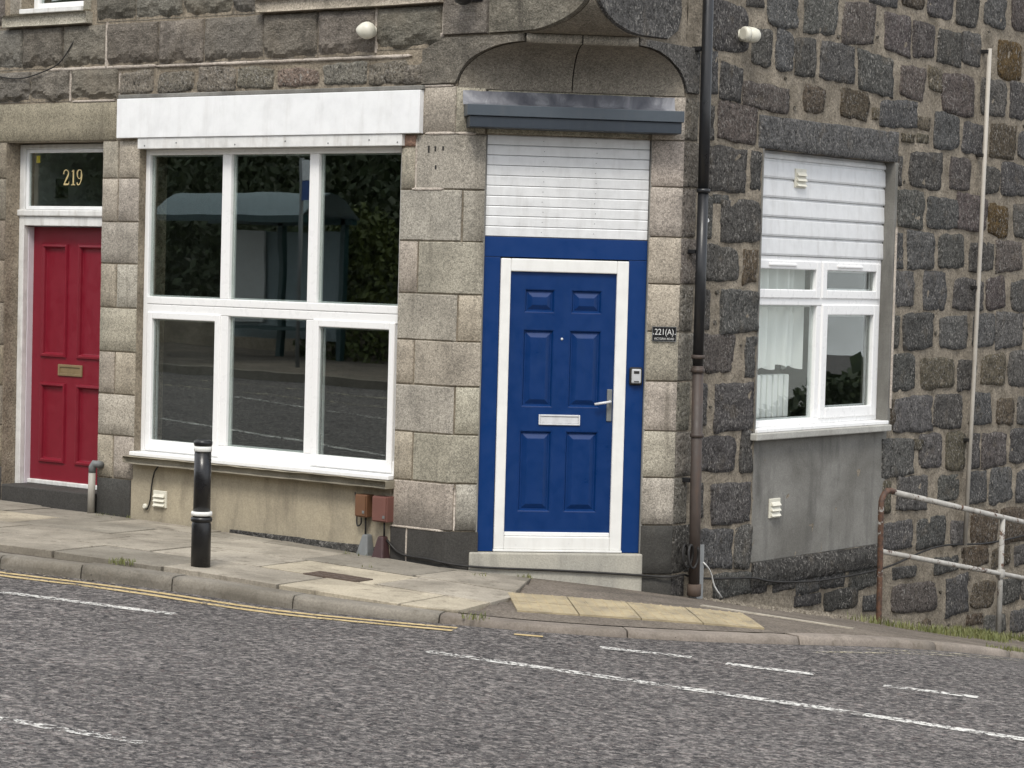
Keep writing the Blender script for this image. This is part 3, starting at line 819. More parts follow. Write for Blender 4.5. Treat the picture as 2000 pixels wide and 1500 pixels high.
# jamb right of the blue door, returning on to the side street with a rock face
zj = [3.282, 2.967, 2.633, 2.273, 1.934, 1.591, 1.233, .873, .535, .19, -.17, -.55]
UR = L/2 + .587
for i in range(11):
    z1, z0 = zj[i], zj[i+1]; sid[0] += 1
    ret = .30 if i % 2 else .17
    cl = TANL if i < 9 else BLAK
    stone('W', UR+.004, L, z0+.004, z1-.004, 'dressed_granite', vary(cl, i*31+5, .07), corner_wall, nu=6, nz=6, bulge=.0005, rough=.0022, jit=.003, depth=.14, edge=.006, bev=.006, seed=i)
    stone('C', c+.002, c+ret, z0+.006, z1-.006, 'rock_faced_granite', vary((.20, .182, .152) if i < 9 else BLAK, i*11+3, .12), side_wall, nu=8, nz=10, bulge=.004, rough=.009, jit=.006, depth=.12, edge=.006, bev=.010, seed=i+70)
ash('B', -L/2+.225, L/2-.26, 2.97, 3.285, corner_wall, TAN, .1)
# pier between the red door and the shop window
zl = [2.949, 2.652, 2.306, 1.972, 1.621, 1.27, .931, .599, .255, -.35]
for i in range(9):
    z1, z0 = zl[i], zl[i+1]
    if i in (0, 1, 3, 5, 7):
        ash('A', -4.796, -4.612, z0, z1, street_wall, TAN, .28); ash('A', -4.608, -4.374, z0, z1, street_wall, TANL, .28)
    else: ash('A', -4.796, -4.374 if i < 8 else -4.40, z0, z1, street_wall, TANL if i < 8 else BLAK, .28)
    ash('A', -6.35, -5.95, z0, z1, street_wall, (.2, .172, .13) if i < 8 else BLAK, .28)
    ash('A', -7.3, -6.358, z0, z1, street_wall, TAN if i < 8 else BLAK, .1)
ash('A', -6.55, -4.64, 2.952, 3.268, street_wall, (.265, .23, .175), .28, nu=10); ash('A', -4.636, -4.5, 2.952, 3.268, street_wall, TAN, .1); ash('A', -7.3, -6.56, 2.952, 3.268, street_wall, TAN, .1)
# upper courses of the street front, pitch faced
def up(u0, u1, z0, z1, **k):
    sid[0] += 1
    return stone('A', u0+.006, u1-.006, z0+.005, z1-.005, 'pitch_faced_granite', vary(UPP, sid[0]*17, .2), street_wall, nu=20, nz=14, bulge=.026, rough=.007, jit=.005, depth=.1, edge=.007, bev=.009, seed=sid[0], low=-.019, **k)
J2 = [-7.3, -6.75, -6.2, -5.77, -5.281, -4.771, -4.186, -3.688, -3.061, -2.511, -1.936, -1.309]
for a, b in zip(J2, J2[1:]): up(a, b if b != -1.309 else -1.315, 3.54 if b != -1.309 else 3.57, 3.885)
J3 = [-7.3, -6.7, -6.15, -5.668, -5.185, -4.635]
for a, b in zip(J3, J3[1:]): up(a, b, 3.272, 3.53)
for a, b in zip([-7.3, -6.6, -6.0], [-6.6, -6.0, -5.97]):
    if b-a > .1: up(a, b, 3.893, 4.27)
for a, b in zip([-4.898, -4.446, -3.928, -3.389], [-4.446, -3.928, -3.389, -3.158]): up(a, b, 3.893, 4.27)
for z0, z1 in ((4.278, 4.66), (4.668, 5.05), (5.058, 5.44)):
    for lo, hi in ((-7.3, -5.97), (-4.898, -3.16), (-1.26, -.02)):
        x = lo
        while x < hi-.05:
            w_ = rng.uniform(.42, .62); e = min(hi, x+w_)
            if hi-e < .22: e = hi
            up(x, e, z0, z1); x = e
# rubble course over the shop fascia
for k, (a, b, z0, z1) in enumerate([(-4.6,-4.29,3.31,3.5),(-4.14,-3.82,3.32,3.49),(-3.7,-3.38,3.32,3.5),(-3.29,-2.99,3.33,3.49),(-2.87,-2.54,3.33,3.48),(-2.4,-2.06,3.33,3.49),(-1.98,-1.66,3.32,3.49),(-1.62,-1.53,3.32,3.46)]):
    cl = (.24, .185, .15) if k == 4 else vary((.215, .195, .16), k*3, .12)
    stone('A', a-.055, b+.055, z0-.012, z1+.014, 'rock_faced_granite', cl, street_wall, nu=14, nz=9, bulge=.004, rough=.013, jit=.016, rnd=.03, warp=.02, depth=.06, edge=.026, bev=.02, seed=k+50)
# corner stones cut to the cavetto, and the cavetto itself
def cut_stone(w, poly, parent, colr, mat_='rock_faced_granite', depth=.12, face=.012):
    n = len(poly); cu = sum(p[0] for p in poly)/n; cz = sum(p[1] for p in poly)/n; mb = MB()
    ins = []
    for u, z in poly:
        d = math.hypot(cu-u, cz-z); k = min(.4, .012/d); ins.append((u+(cu-u)*k, z+(cz-z)*k))
    mb.v = [wp(w, u, z, -.006) for u, z in poly]+[wp(w, u, z, face) for u, z in ins]+[wp(w, u, z, -depth) for u, z in poly]
    for i in range(n):
        j = (i+1) % n; mb.f += [[i, j, n+j, n+i], [2*n+i, 2*n+j, j, i]]; mb.sm += [False, False]
    mb.f.append(list(range(n, 2*n))); mb.sm.append(False)
    if w == 'C': pass
    return mb.build('stone', mat_, parent, color=colr)
a1 = arc1(-1); a2 = arc2(-1)
cut_stone('A', [(-1.5, 3.315), (-1.19, 3.315)]+[(u, z+.004) for u, z in a1[1:]]+[(-.592, 3.648), (-1.30, 3.648), (-1.42, 3.60), (-1.5, 3.56)], street_wall, vary(UPP, 3), 'pitch_faced_granite')
cut_stone('A', [(-1.305, 3.66), (-.90, 3.66), (-.90, 4.0), (-1.305, 4.0)], street_wall, vary(UPP, 5), 'pitch_faced_granite', face=.02)
cut_stone('A', [(-.893, 3.662), (-.60, 3.662)]+[(u, z+.005) for u, z in a2[1:]]+[(-.004, 4.2), (-.893, 4.2)], street_wall, vary(UPP, 9), 'pitch_faced_granite', face=.02)
cut_stone('A', [(-1.27, 4.008), (-.9, 4.008), (-.9, 4.27), (-1.27, 4.27)], street_wall, vary(UPP, 8), 'pitch_faced_granite')
b1 = arc1(1); b2 = arc2(1)
cut_stone('C', ([(1.34, 3.31), (1.34, 3.642)]+[(.592, 3.648)]+[(u, z+.004) for u, z in b1[::-1]][:-1]+[(1.185, 3.31)]), side_wall, (.125, .12, .112))
cut_stone('C', ([(.92, 3.672), (1.04, 3.74), (1.08, 3.86), (1.06, 4.2), (.004, 4.2)]+[(u, z+.005) for u, z in b2[::-1]][:-1]+[(.6, 3.662)]), side_wall, (.105, .102, .098))
def cove(prof, s0f, s1f, name, colr):
    mb = MB(); k = 5
    for n_, z in prof:
        hw = L/2-n_-.012
        for i in range(k):
            a, b = -hw, hw
            lo = a if s0f else 0.004; hi = b if s1f else -.004
            mb.v.append(wp('B', lo+(hi-lo)*i/(k-1), z, n_))
    for j in range(len(prof)-1):
        for i in range(k-1): mb.f.append([j*k+i, j*k+i+1, (j+1)*k+i+1, (j+1)*k+i]); mb.sm.append(True)
    return mb.build(name, 'dressed_granite', corner_wall, color=colr)
pr1 = [(.414*(1-math.cos(math.pi/2*k/10)), 3.285+.305*math.sin(math.pi/2*k/10)) for k in range(11)]
pr2 = [(.414+.418*math.sin(math.pi/2*k/10), 3.655+.32*(1-math.cos(math.pi/2*k/10))) for k in range(11)]
for side in ((1, 0), (0, 1)):
    cove(pr1, *side, 'cavetto_stone', (.23, .205, .165)); cove([(.404, 3.588), (.424, 3.59), (.424, 3.652), (.40, 3.656)], *side, 'ledge_stone', (.27, .245, .2))
cove([(min(n_, L/2-.02), z) for n_, z in pr2], 1, 1, 'corbel_stone', (.215, .19, .15))
# ------------------------------------------------------------------ side wall rubble, course by course (y0,y1,z0,z1,kind)
SIDE = """1.49,1.96,3.67,4,d;1.96,2.19,4.02,4.14,d;2.26,2.68,3.92,4.21,d;2.8,3.27,3.9,4.21,d;3.81,4.25,4.24,4.44,d;4.81,5.24,4.22,4.5,d;5.3,5.7,4.22,4.52,d;5.82,6.24,4.24,4.53,d;5.01,5.4,3.85,4.13,d;5.44,5.78,3.87,4.14,d;2.06,2.32,3.59,3.87,d;2.39,2.65,3.58,3.87,d;2.68,2.95,3.56,3.85,d;3.07,3.58,3.55,3.86,d;3.67,4.24,3.52,3.83,d;5.81,6.29,3.48,3.78,d;6.42,6.98,3.49,3.81,d;1.5,1.58,3.34,3.64,d;1.65,1.9,3.31,3.55,d;4.06,4.67,3.27,3.48,d;4.99,5.44,3.14,3.43,d;5.52,5.87,3.14,3.4,d;6.6,7.12,3.12,3.36,d;1.49,1.55,3,3.24,d;4.31,4.42,2.8,3.02,d;4.6,5.14,2.79,3.09,d;5.91,6.2,2.8,3.03,d;6.3,6.85,2.78,3.07,d;4.29,4.85,2.46,2.76,d;4.9,5.43,2.45,2.74,d;6.56,7.13,2.44,2.71,d;4.3,4.5,2.11,2.39,d;4.6,5.05,2.12,2.42,d;5.12,5.62,2.11,2.41,d;5.72,6.18,2.12,2.37,d;4.3,4.72,1.78,2.06,d;4.88,5.29,1.78,2.08,d;5.45,6,1.78,2.02,d;6.57,7.13,1.78,2.05,d;4.3,4.48,1.45,1.71,d;4.55,5.07,1.44,1.73,d;5.22,5.7,1.45,1.71,d;5.83,6.22,1.45,1.72,d;6.27,6.79,1.43,1.74,d;4.29,4.77,1.08,1.39,d;5.56,5.92,1.08,1.34,d;6.57,7.19,1.07,1.38,d;4.47,5.11,0.75,1.03,d;5.17,5.65,0.74,1.02,d;5.88,6.23,0.74,1.02,d;6.76,7.28,0.72,0.98,d;4.27,4.79,0.39,0.7,d;4.95,5.31,0.4,0.7,d;5.87,6.03,0.38,0.68,d;6.65,7.25,0.37,0.68,d;4.57,5.08,0.06,0.35,d;5.31,5.66,0.11,0.35,d;5.84,6.18,0.07,0.36,d;6.28,6.69,0.04,0.35,d;6.8,7.39,0.01,0.29,d;4.32,4.84,-0.26,0.01,d;4.93,5.4,-0.28,-0.01,d;5.54,5.76,-0.3,-0.08,d;4.53,4.93,-0.5,-0.4,d;5.27,5.71,-0.51,-0.37,d;6.82,7.39,-0.58,-0.38,d;5.49,5.89,-0.89,-0.56,d;6.59,6.96,-0.9,-0.67,d;7.01,7.47,-0.91,-0.67,d;6.25,6.69,-1.15,-0.98,d;6.8,7.12,-1.17,-0.98,d;7.19,7.61,-1.23,-0.99,d;1.5,2,2.65,2.95,d;2.1,2.25,2.66,2.94,d;1.6,1.79,2.54,2.6,d;1.48,1.56,2.28,2.58,d;1.7,2.25,2.27,2.59,d;1.48,1.95,1.96,2.23,d;1.48,1.57,1.61,1.9,d;1.75,2.25,1.59,1.9,d;2.1,2.25,1.25,1.54,d;1.49,1.56,0.9,1.2,d;1.68,2.24,0.85,1.2,d;1.5,1.96,0.56,0.83,d;2.07,2.23,0.54,0.84,d;1.71,2.23,0.18,0.48,d;1.5,1.56,0.23,0.47,d;1.55,1.97,-0.16,0.12,d;2.02,2.25,-0.19,0.13,d;1.75,2.27,-0.4,-0.22,d;3.41,3.9,3.88,4.22,p;4.08,4.52,3.86,4.18,p;4.56,4.94,3.87,4.15,p;6.39,6.96,4.26,4.73,p;4.37,4.77,3.51,3.79,p;5.11,5.68,3.45,3.8,p;1.95,2.58,3.27,3.47,p;1.63,2.14,3.01,3.27,p;5.29,5.66,2.79,3.08,p;5.47,6,2.46,2.77,p;6.23,6.74,2.12,2.37,p;6.07,6.43,1.78,2.07,p;6.08,6.56,0.36,0.68,p;1.49,1.92,1.27,1.55,p;4.52,5.3,-0.8,-0.55,p;4.34,4.7,4.27,4.49,b;2.85,3.14,3.29,3.5,b;3.42,3.84,3.3,3.52,b;6.04,6.53,3.12,3.42,b;2.05,2.23,1.96,2.2,b;6.36,6.68,0.74,0.98,b;4.28,4.46,0.77,1.01,b;5.93,6.46,-0.31,-0.03,b;6.53,7.26,-0.33,-0.02,b;5.78,6.28,-0.5,-0.33,b;6.36,6.73,-0.54,-0.37,b;6,6.42,-0.89,-0.64,b;5.92,6.21,-1.03,-0.94,b;6.15,6.59,3.84,4.14,r;6.05,6.42,2.42,2.69,r;4.85,5.08,3.61,3.8,g;4.68,4.9,3.27,3.37,g;4.43,4.63,3.16,3.21,g;4.7,4.87,3.17,3.23,g;4.88,5.48,1.09,1.35,g;6.03,6.48,1.09,1.37,g;5.39,5.76,0.39,0.7,g;4.84,4.96,0.58,0.67,g;4.3,4.44,0.09,0.34,g;3.92,4.01,3.31,3.39,g;2.3,2.5,-0.42,-0.28,k;2.61,2.92,-0.43,-0.32,k;2.95,3.3,-0.48,-0.33,k;3.32,3.71,-0.47,-0.32,k;3.81,4.24,-0.52,-0.33,k;2.95,3.33,-0.58,-0.49,k;3.41,3.93,-0.66,-0.5,k;4.05,4.27,-0.72,-0.59,k"""
CK = dict(d=DARK, p=PURP, b=BRWN, r=RUST, g=GREN, k=BLAK)
rects = []
for k, s in enumerate(SIDE.split(';')):
    q = s.split(','); a, b, z0, z1 = map(float, q[:4]); kind = q[4]
    if z1 > .7 and z0 < 3.0:
        if a < 4.5 and b > 4.3: a = max(a, 4.40)
        if b > 2.2 and a < 2.3: b = min(b, 2.225)
    rects.append((a, b, z0, z1)); w_, h_ = b-a, z1-z0; sm = min(w_, h_)
    r_ = random.Random(k)
    stone('C', a-.020, b+.020, z0-.015, z1+.015, 'rock_faced_granite', vary(CK[kind], k*7+1, .2), side_wall, nu=max(6, min(12, int(w_/.045)+3)), nz=max(6, min(10, int(h_/.04)+3)),
          bulge=.003, rough=.013, jit=min(.016, sm*.08), rnd=min(.03, sm*r_.uniform(.0, .16)), warp=min(.028, sm*.11), depth=.07, edge=.030, bev=min(.013, sm*.15), seed=k)
_r0 = list(rects)
def free(a, b, z0, z1, m=.045): return not any(a-m < r[1] and b+m > r[0] and z0-m < r[3] and z1+m > r[2] for r in rects)
rects += [(2.19, 4.40, 2.95, 3.24), (2.2, 4.4, -.9, 3.0), (0, 1.36, -1, 4.21)]
# same coursing carried on past the edges of the picture
r_ = random.Random(99); z = -2.9
while z < 5.4:
    h_ = r_.uniform(.26, .34); y = .04 if z > 4.2 else 1.4
    while y < 11:
        w_ = r_.uniform(.28, .6)
        if (y > 7.0 or z > 4.0 or z < -1.0) and free(y, y+w_, z, z+h_) and y+w_ < 11.1 and z+h_ < 5.42:
            kd = r_.choice('dddddppb')
            if z+h_ > G(0, y)-.2:
                stone('C', y, y+w_, z, z+h_, 'rock_faced_granite', vary(CK[kd], int(y*100+z*10), .2), side_wall, nu=9, nz=8, bulge=.004, rough=.010, jit=.014, rnd=.04, warp=.02, depth=.07, edge=.03, bev=.022, seed=int(y*37+z*91))
            y += w_+r_.uniform(.05, .12)
        else: y += .06
    z += h_+r_.uniform(.05, .08)
# pinning stones wedged in the wide joints
mbp = MB(); r_ = random.Random(44); cnt = 0
for tr in range(9000):
    if cnt > 420: break
    w_, h_ = r_.uniform(.03, .085), r_.uniform(.022, .055); y, z = r_.uniform(1.4, 10.8), r_.uniform(-2, 5.3)
    if not free(y, y+w_, z, z+h_, .022) or (2.2 < y+w_ and y < 4.42 and -.4 < z < 3.26): continue
    rects.append((y, y+w_, z, z+h_)); cnt += 1
    n_ = 7; cy, cz = y+w_/2, z+h_/2; ring = []; top = []
    for k in range(n_):
        th = 2*math.pi*k/n_; q = r_.uniform(.75, 1.15); ring.append(wp('C', cy+w_/2*q*math.cos(th), cz+h_/2*q*math.sin(th), -.02)); top.append(wp('C', cy+w_/2*q*.7*math.cos(th), cz+h_/2*q*.7*math.sin(th), r_.uniform(-.004, .006)))
    mbp.add(ring+top, [list(range(n_, 2*n_))]+[[k, (k+1) % n_, n_+(k+1) % n_, n_+k] for k in range(n_)])
mbp.build('pinning_stones', 'rock_faced_granite', side_wall, color=(.12, .108, .088), kind='stuff')
stone('C', 2.19, 4.37, 2.975, 3.225, 'rock_faced_granite', (.125, .123, .12), side_wall, name='lintel', nu=40, nz=9, bulge=.006, rough=.006, jit=.006, depth=.25, edge=.006, bev=.012, seed=5)
stone('C', 2.28, 4.28, -.36, -.172, 'rock_faced_granite', BLAK, side_wall, name='string_course', nu=22, nz=6, bulge=.03, rough=.016, jit=.012, depth=.1, edge=-.012, bev=.014, seed=8)
MB().wbox('C', 2.262, 4.335, -.172, .762, -.06, -.004).build('rendered_panel', 'grey_cement_render', side_wall, bevel=.006)
MB().wbox('C', 4.322, 4.37, .80, 2.975, -.26, .004).build('reveal_strip', 'grey_cement_render', side_wall, bevel=.006)
pointing('C', 4.345, 4.375, .95, 2.45, side_wall, .016)
MB().wbox('C', 2.255, 2.272, .80, 2.975, -.26, -.002).build('reveal_strip', 'grey_cement_render', side_wall)
MB().wbox('A', -4.40, -1.69, -.5, .405, -.06, -.006).build('rendered_panel', 'tan_cement_render', street_wall, bevel=.006)
stone('A', -3.3, -1.70, -.45, -.045, 'rock_faced_granite', BLAK, street_wall, name='base_stone', nu=20, nz=5, bulge=.008, rough=.012, jit=.008, depth=.05, edge=0, bev=.012, seed=4)

# ================================================================== WINDOWS AND DOORS (parts of the building)
def part(name, parent, label=None): 
    o = empty(name, ORG[building], parent=parent)
    if label: o['label'] = label
    return o
def pane(w, u0, u1, z0, z1, o, parent, name='pane'):
    return MB().wbox(w, u0, u1, z0, z1, o-.006, o).build(name, 'window_glass', parent)
# ---- shop window
sw = part('shop_window', building, 'large white six-pane shop window beside the red door')
fo = -.075; B0, B1 = fo-.07, fo
mb = MB(); mb.wbox('A', -4.374, -4.330, .49, 2.88, B0, B1); mb.wbox('A', -1.735, -1.676, .49, 2.88, B0, B1)
mb.wbox('A', -4.330, -1.735, 2.837, 2.88, B0, B1); mb.wbox('A', -4.330, -1.735, .49, .585, B0, B1); mb.build('outer_frame', 'white_upvc', sw, bevel=.006)
MB().wbox('A', -4.330, -1.735, 1.662, 1.722, B0, B1+.004).build('transom', 'white_upvc', sw, bevel=.006)
MB().wbox('A', -4.330, -1.735, 1.592, 1.660, B0, B1+.002).build('transom', 'white_upvc', sw, bevel=.006)
for a, b in ((-3.532, -3.439), (-2.627, -2.534)):
    MB().wbox('A', a, b, 1.722, 2.837, B0, B1).build('mullion', 'white_upvc', sw, bevel=.006); MB().wbox('A', a, b, .585, 1.592, B0, B1).build('mullion', 'white_upvc', sw, bevel=.006)
for a, b in ((-4.33, -3.532), (-3.439, -2.627), (-2.534, -1.735)): pane('A', a, b, 1.722, 2.837, fo-.03, sw)
pane('A', -3.439, -2.627, .585, 1.592, fo-.03, sw)
for a, b in ((-4.315, -3.515), (-2.545, -1.745)):
    MB().ring('A', a, b, .50, 1.60, .055, fo-.03, fo+.014).build('casement', 'white_upvc', sw, bevel=.007); pane('A', a+.055, b-.055, .555, 1.545, fo-.015, sw)
for a, b, z0, z1 in ((-4.33, -3.532, 1.722, 2.837), (-3.439, -2.627, 1.722, 2.837), (-2.534, -1.735, 1.722, 2.837), (-3.439, -2.627, .585, 1.592), (-4.26, -3.57, .555, 1.545), (-2.49, -1.8, .555, 1.545)):
    MB().ring('A', a, b, z0, z1, .012, fo-.062, fo-.048).build('glazing_spacer', 'aluminium_trim', sw)
MB().wbox('A', -4.372, -1.678, .457, .49, B0, .05).build('pvc_sill', 'white_upvc', sw, bevel=.006)
stone('A', -4.385, -1.655, .40, .455, 'sill_stone', TAN, sw, name='stone_sill', nu=26, nz=5, bulge=.002, rough=.006, jit=.005, depth=.1, edge=-.050, bev=.008, seed=3).location.y -= .055
MB().wbox('A', -4.36, -1.64, 2.882, 2.966, -.145, .034).build('head_board', 'dirty_white_paint', sw, bevel=.003)
fb = MB().wbox('A', -4.592, -1.473, 2.968, 3.277, -.02, .045).build('fascia_board', 'white_board_paint', sw, bevel=.004)
MB().wbox('A', -4.60, -1.46, 3.279, 3.312, -.02, .03).build('cement_flashing', 'grey_cement_render', sw, bevel=.008)
for k, x in enumerate([-4.28, -3.93, -3.3, -2.78, -2.35, -1.95, -1.68]):
    MB().lathe([(.006, 0), (.006, .004)], wp('A', x, 2.905+.02*(k % 2), .033), (0, -1, 0), 8).build('screw', 'grey_plastic_guard', sw)
for u_, z_, h_ in ((-1.36, 2.84, .035), (-1.288, 2.845, .03), (-1.352, 2.71, .03), (-1.42, 2.83, .05)):
    MB().wbox('A', u_, u_+.014, z_, z_+h_, -.004, .003).build('fixing_slot', 'black_rubber', street_wall)
# ---- first floor windows
for nm, (a, b), (sa, sb) in (('narrow', (-5.80, -5.06), (-5.96, -4.945)), ('wide', (-3.02, -1.40), (-3.09, -1.292))):
    uw = part('upper_window', building, f'{nm} first floor window with white frame and granite sill')
    MB().ring('A', a, b, 4.04, 5.25, .06, -.2, -.14).build('outer_frame', 'white_upvc', uw, bevel=.005)
    pane('A', a+.06, b-.06, 4.1, 5.19, -.17, uw)
    MB().wbox('A', a-.0, b, 4.0, 4.04, -.2, .02 if nm == 'narrow' else -.05).build('pvc_sill', 'dirty_white_paint', uw, bevel=.006)
    ash('A', sa, sb, 3.888, 3.992, uw, TANL, .3, edge=-.03).location.y -= .035
    for u0, u1 in ((sa+.02, a), (b, sb-.02)):
        if u1-u0 > .05: ash('A', u0, u1, 3.998, 4.62, uw, TANL, .25); ash('A', u0, u1, 4.624, 5.25, uw, TAN, .25)
    ash('A', sa, sb, 5.254, 5.44, uw, TAN, .2)
# ---- red door
rd = part('red_door', building, 'dark red four-panel door numbered 219 in a white frame')
MB().wbox('A', -5.948, -5.887, .0, 2.94, -.20, -.15).build('frame_post', 'dirty_white_paint', rd, bevel=.005); MB().wbox('A', -5.944, -5.882, .0, 2.262, -.28, -.201).build('jamb', 'lilac_white', rd, bevel=.004)  # set-back jamb in a darker lilac tone than the posts
MB().wbox('A', -4.85, -4.80, .0, 2.94, -.28, -.15).build('frame_post', 'dirty_white_paint', rd, bevel=.005)
MB().wbox('A', -5.887, -4.85, 2.268, 2.345, -.28, -.15).build('transom', 'dirty_white_paint', rd, bevel=.006); MB().wbox('A', -5.96, -4.82, 2.347, 2.40, -.26, -.13).build('transom_moulding', 'dirty_white_paint', rd, bevel=.010)
MB().wbox('A', -5.887, -4.85, 2.902, 2.94, -.22, -.15).build('head', 'dirty_white_paint', rd, bevel=.005)
MB().ring('A', -5.886, -4.851, 2.402, 2.901, .03, -.20, -.165).build('fanlight_frame', 'white_board_paint', rd, bevel=.005); pane('A', -5.856, -4.881, 2.432, 2.871, -.18, rd, 'fanlight_pane')
MB().wbox('A', -5.93, -4.81, -.25, .112, -.36, .012).build('step', 'dressed_granite', rd, bevel=.012, color=BLAK)
MB().wbox('A', -5.88, -4.86, .114, .15, -.30, -.225).build('threshold', 'dirty_white_paint', rd, bevel=.006)
def panelled(w, u0, u1, z0, z1, o, holes, matn, parent, prof, leafname='leaf', thick=.04):
    mb = holed(w, u0, u1, z0, z1, holes, o, .02)
    mb.wbox(w, u0, u1, z0, z1, o-thick, o-.021)
    leaf = mb.build(leafname, matn, parent)
    for h in holes:
        a, b, p, q = h; m = MB(); n = len(prof)
        for ins, off in prof: m.v += [wp(w, a+ins, p+ins, o+off), wp(w, b-ins, p+ins, o+off), wp(w, b-ins, q-ins, o+off), wp(w, a+ins, q-ins, o+off)]
        for i in range(n-1):
            for k in range(4): m.f.append([i*4+k, i*4+(k+1) % 4, i*4+4+(k+1) % 4, i*4+4+k]); m.sm.append(False)
        m.f.append([4*n-4, 4*n-3, 4*n-2, 4*n-1]); m.sm.append(False)
        m.build('door_panel', matn, parent)
    return leaf
RDO = -.26
panelled('A', -5.884, -4.86, .15, 2.262, RDO, [(-5.76, -5.47, 1.19, 2.11), (-5.32, -5.0, 1.19, 2.11), (-5.76, -5.47, .31, .955), (-5.32, -5.0, .31, .955)], 'red_door_paint', rd,
         [(-.012, .0015), (-.006, .016), (.010, .018), (.020, .004), (.026, -.014), (.030, -.016)])
MB().ring('A', -5.55, -5.26, 1.03, 1.125, .022, RDO-.01, RDO+.012).build('letter_plate', 'brass', rd, bevel=.003); MB().wbox('A', -5.528, -5.282, 1.052, 1.103, RDO-.01, RDO+.004).build('letter_flap', 'brass', rd, bevel=.002)
# number 219 on the fanlight
def text(s, w, u, z, o, size, mat_, parent, ext=.002, align='CENTER', sx=1.0, bold=0.0, name='lettering'):
    cu = bpy.data.curves.new(name, 'FONT'); cu.body = s; cu.size = size; cu.align_x = align; cu.align_y = 'CENTER'; cu.extrude = ext; cu.offset = bold
    t = bpy.data.objects.new(name+'_tmp', cu); col.objects.link(t)
    dg = bpy.context.evaluated_depsgraph_get(); me = bpy.data.meshes.new_from_object(t.evaluated_get(dg))
    bpy.data.objects.remove(t); bpy.data.curves.remove(cu)
    ux = (wp(w, 1, 0)-wp(w, 0, 0)); nz = wp(w, 0, 0, 1)-wp(w, 0, 0, 0); org = wp(w, u, z, o)
    mb = MB(); mb.v = [org+ux*(v.co.x*sx)+Vector((0, 0, 1))*v.co.y+nz*v.co.z for v in me.vertices]
    mb.f = [list(p.vertices) for p in me.polygons]; mb.sm = [False]*len(mb.f); bpy.data.meshes.remove(me)
    return mb.build(name, mat_, parent)
def digit_strokes(strokes, w, u, z, o, sc, mat_, parent):   # (points, widths) broad-pen strokes
    mb = MB(); lift = 0.0
    for pts, wd in strokes:
        lift += .0006; P = catmull([Vector((x, y)) for x, y in pts], .06); n = len(P)
        for i, p in enumerate(P):
            t = (P[min(i+1, n-1)]-P[max(i-1, 0)]).normalized(); nn = Vector((-t.y, t.x)); h = interp(i/(n-1), [k/(len(wd)-1) for k in range(len(wd))], wd)/2
            for q in (p-nn*h, p+nn*h): mb.v.append(wp(w, u+q.x*sc, z+q.y*sc, o+lift))
        b = len(mb.v)-2*n
        for i in range(n-1): mb.f.append([b+2*i, b+2*i+2, b+2*i+3, b+2*i+1]); mb.sm.append(False)
    return mb.build('numeral', mat_, parent)
two = [([(.04,.72),(.06,.9),(.26,1.0),(.46,.9),(.48,.72),(.36,.5),(.06,.06)], [.10,.09,.06,.12,.15,.12,.06]), ([(.04,.06),(.3,.06),(.5,.07),(.56,.24)], [.11,.13,.1,.03])]
one = [([(.24,1.0),(.24,.5),(.24,.0)], [.14,.14,.14]), ([(.06,.88),(.16,.92),(.26,.99)], [.03,.06,.07]), ([(.04,.02),(.24,.02),(.44,.02)], [.05,.05,.05])]
nine = [([(.44,.7),(.42,.94),(.26,1.0),(.08,.9),(.06,.66),(.16,.46),(.3,.44),(.42,.56),(.46,.72)], [.12,.08,.05,.12,.14,.08,.05,.06,.12]), ([(.46,.74),(.46,.5),(.38,.2),(.24,.04),(.08,.06),(.06,.18)], [.14,.14,.11,.06,.08,.11])]
for dg_, uu in ((two, -5.445), (one, -5.355), (nine, -5.285)): digit_strokes(dg_, 'A', uu, 2.605, -.178, .125, 'gold_number', rd)
MB().wbox('A', -5.785, -5.74, 2.79, 2.85, -.186, -.1845).build('sticker', 'yellow_sticker', rd)
MB().box(-6.035, -6.0, .62, .74, 2.52, 2.68).build('alarm_box', 'black_rubber', building, bevel=.006)
# ---- blue door in the cut corner
bd = part('blue_door', building, 'royal blue six-panel door with white frame under a dark canopy')
MB().wbox('B', -.598, -.478, -.018, 2.098, -.07, -.03).build('side_board', 'blue_board_paint', bd, bevel=.003); MB().wbox('B', .456, .586, -.018, 2.098, -.07, -.03).build('side_board', 'blue_board_paint', bd, bevel=.003)
MB().wbox('B', -.598, .586, 2.10, 2.242, -.07, -.028).build('head_board', 'blue_board_paint', bd, bevel=.003)
mb = MB(); mb.wbox('B', -.476, -.402, 0, 2.09, -.08, -.012); mb.wbox('B', .368, .454, 0, 2.09, -.08, -.012); mb.wbox('B', -.402, .368, 1.998, 2.09, -.08, -.012); mb.wbox('B', -.402, .368, .0, .095, -.08, -.012)
mb.build('door_frame', 'aged_upvc', bd, bevel=.007)
MB().wbox('B', -.480, .458, -.016, .0, -.08, .0).build('weather_bar', 'aged_upvc', bd, bevel=.004); MB().wbox('B', -.400, .366, .097, .126, -.07, -.022).build('threshold', 'white_upvc', bd, bevel=.004)
BO = -.036
hol = [(-.292, -.08, 1.708, 1.871), (.046, .262, 1.708, 1.871), (-.297, -.079, 1.03, 1.581), (.04, .266, 1.03, 1.581), (-.304, -.075, .275, .853), (.03, .262, .275, .853)]
panelled('B', -.402, .368, .126, 1.998, BO, hol, 'blue_door_skin', bd, [(-.004, .0008), (.004, -.004), (.012, -.018), (.020, -.018), (.052, -.002), (.056, -.0015)])
MB().ring('B', -.171, .13, .90, .975, .012, BO-.01, BO+.012).build('letter_plate', 'aluminium_trim', bd, bevel=.003); MB().wbox('B', -.158, .117, .913, .962, BO-.01, BO+.005).build('letter_flap', 'aluminium_trim', bd, bevel=.002)
hd = MB(); hd.wbox('B', .322, .360, .934, 1.166, BO-.005, BO+.010); hd.build('handle_plate', 'grey_plastic_guard', bd, bevel=.005)
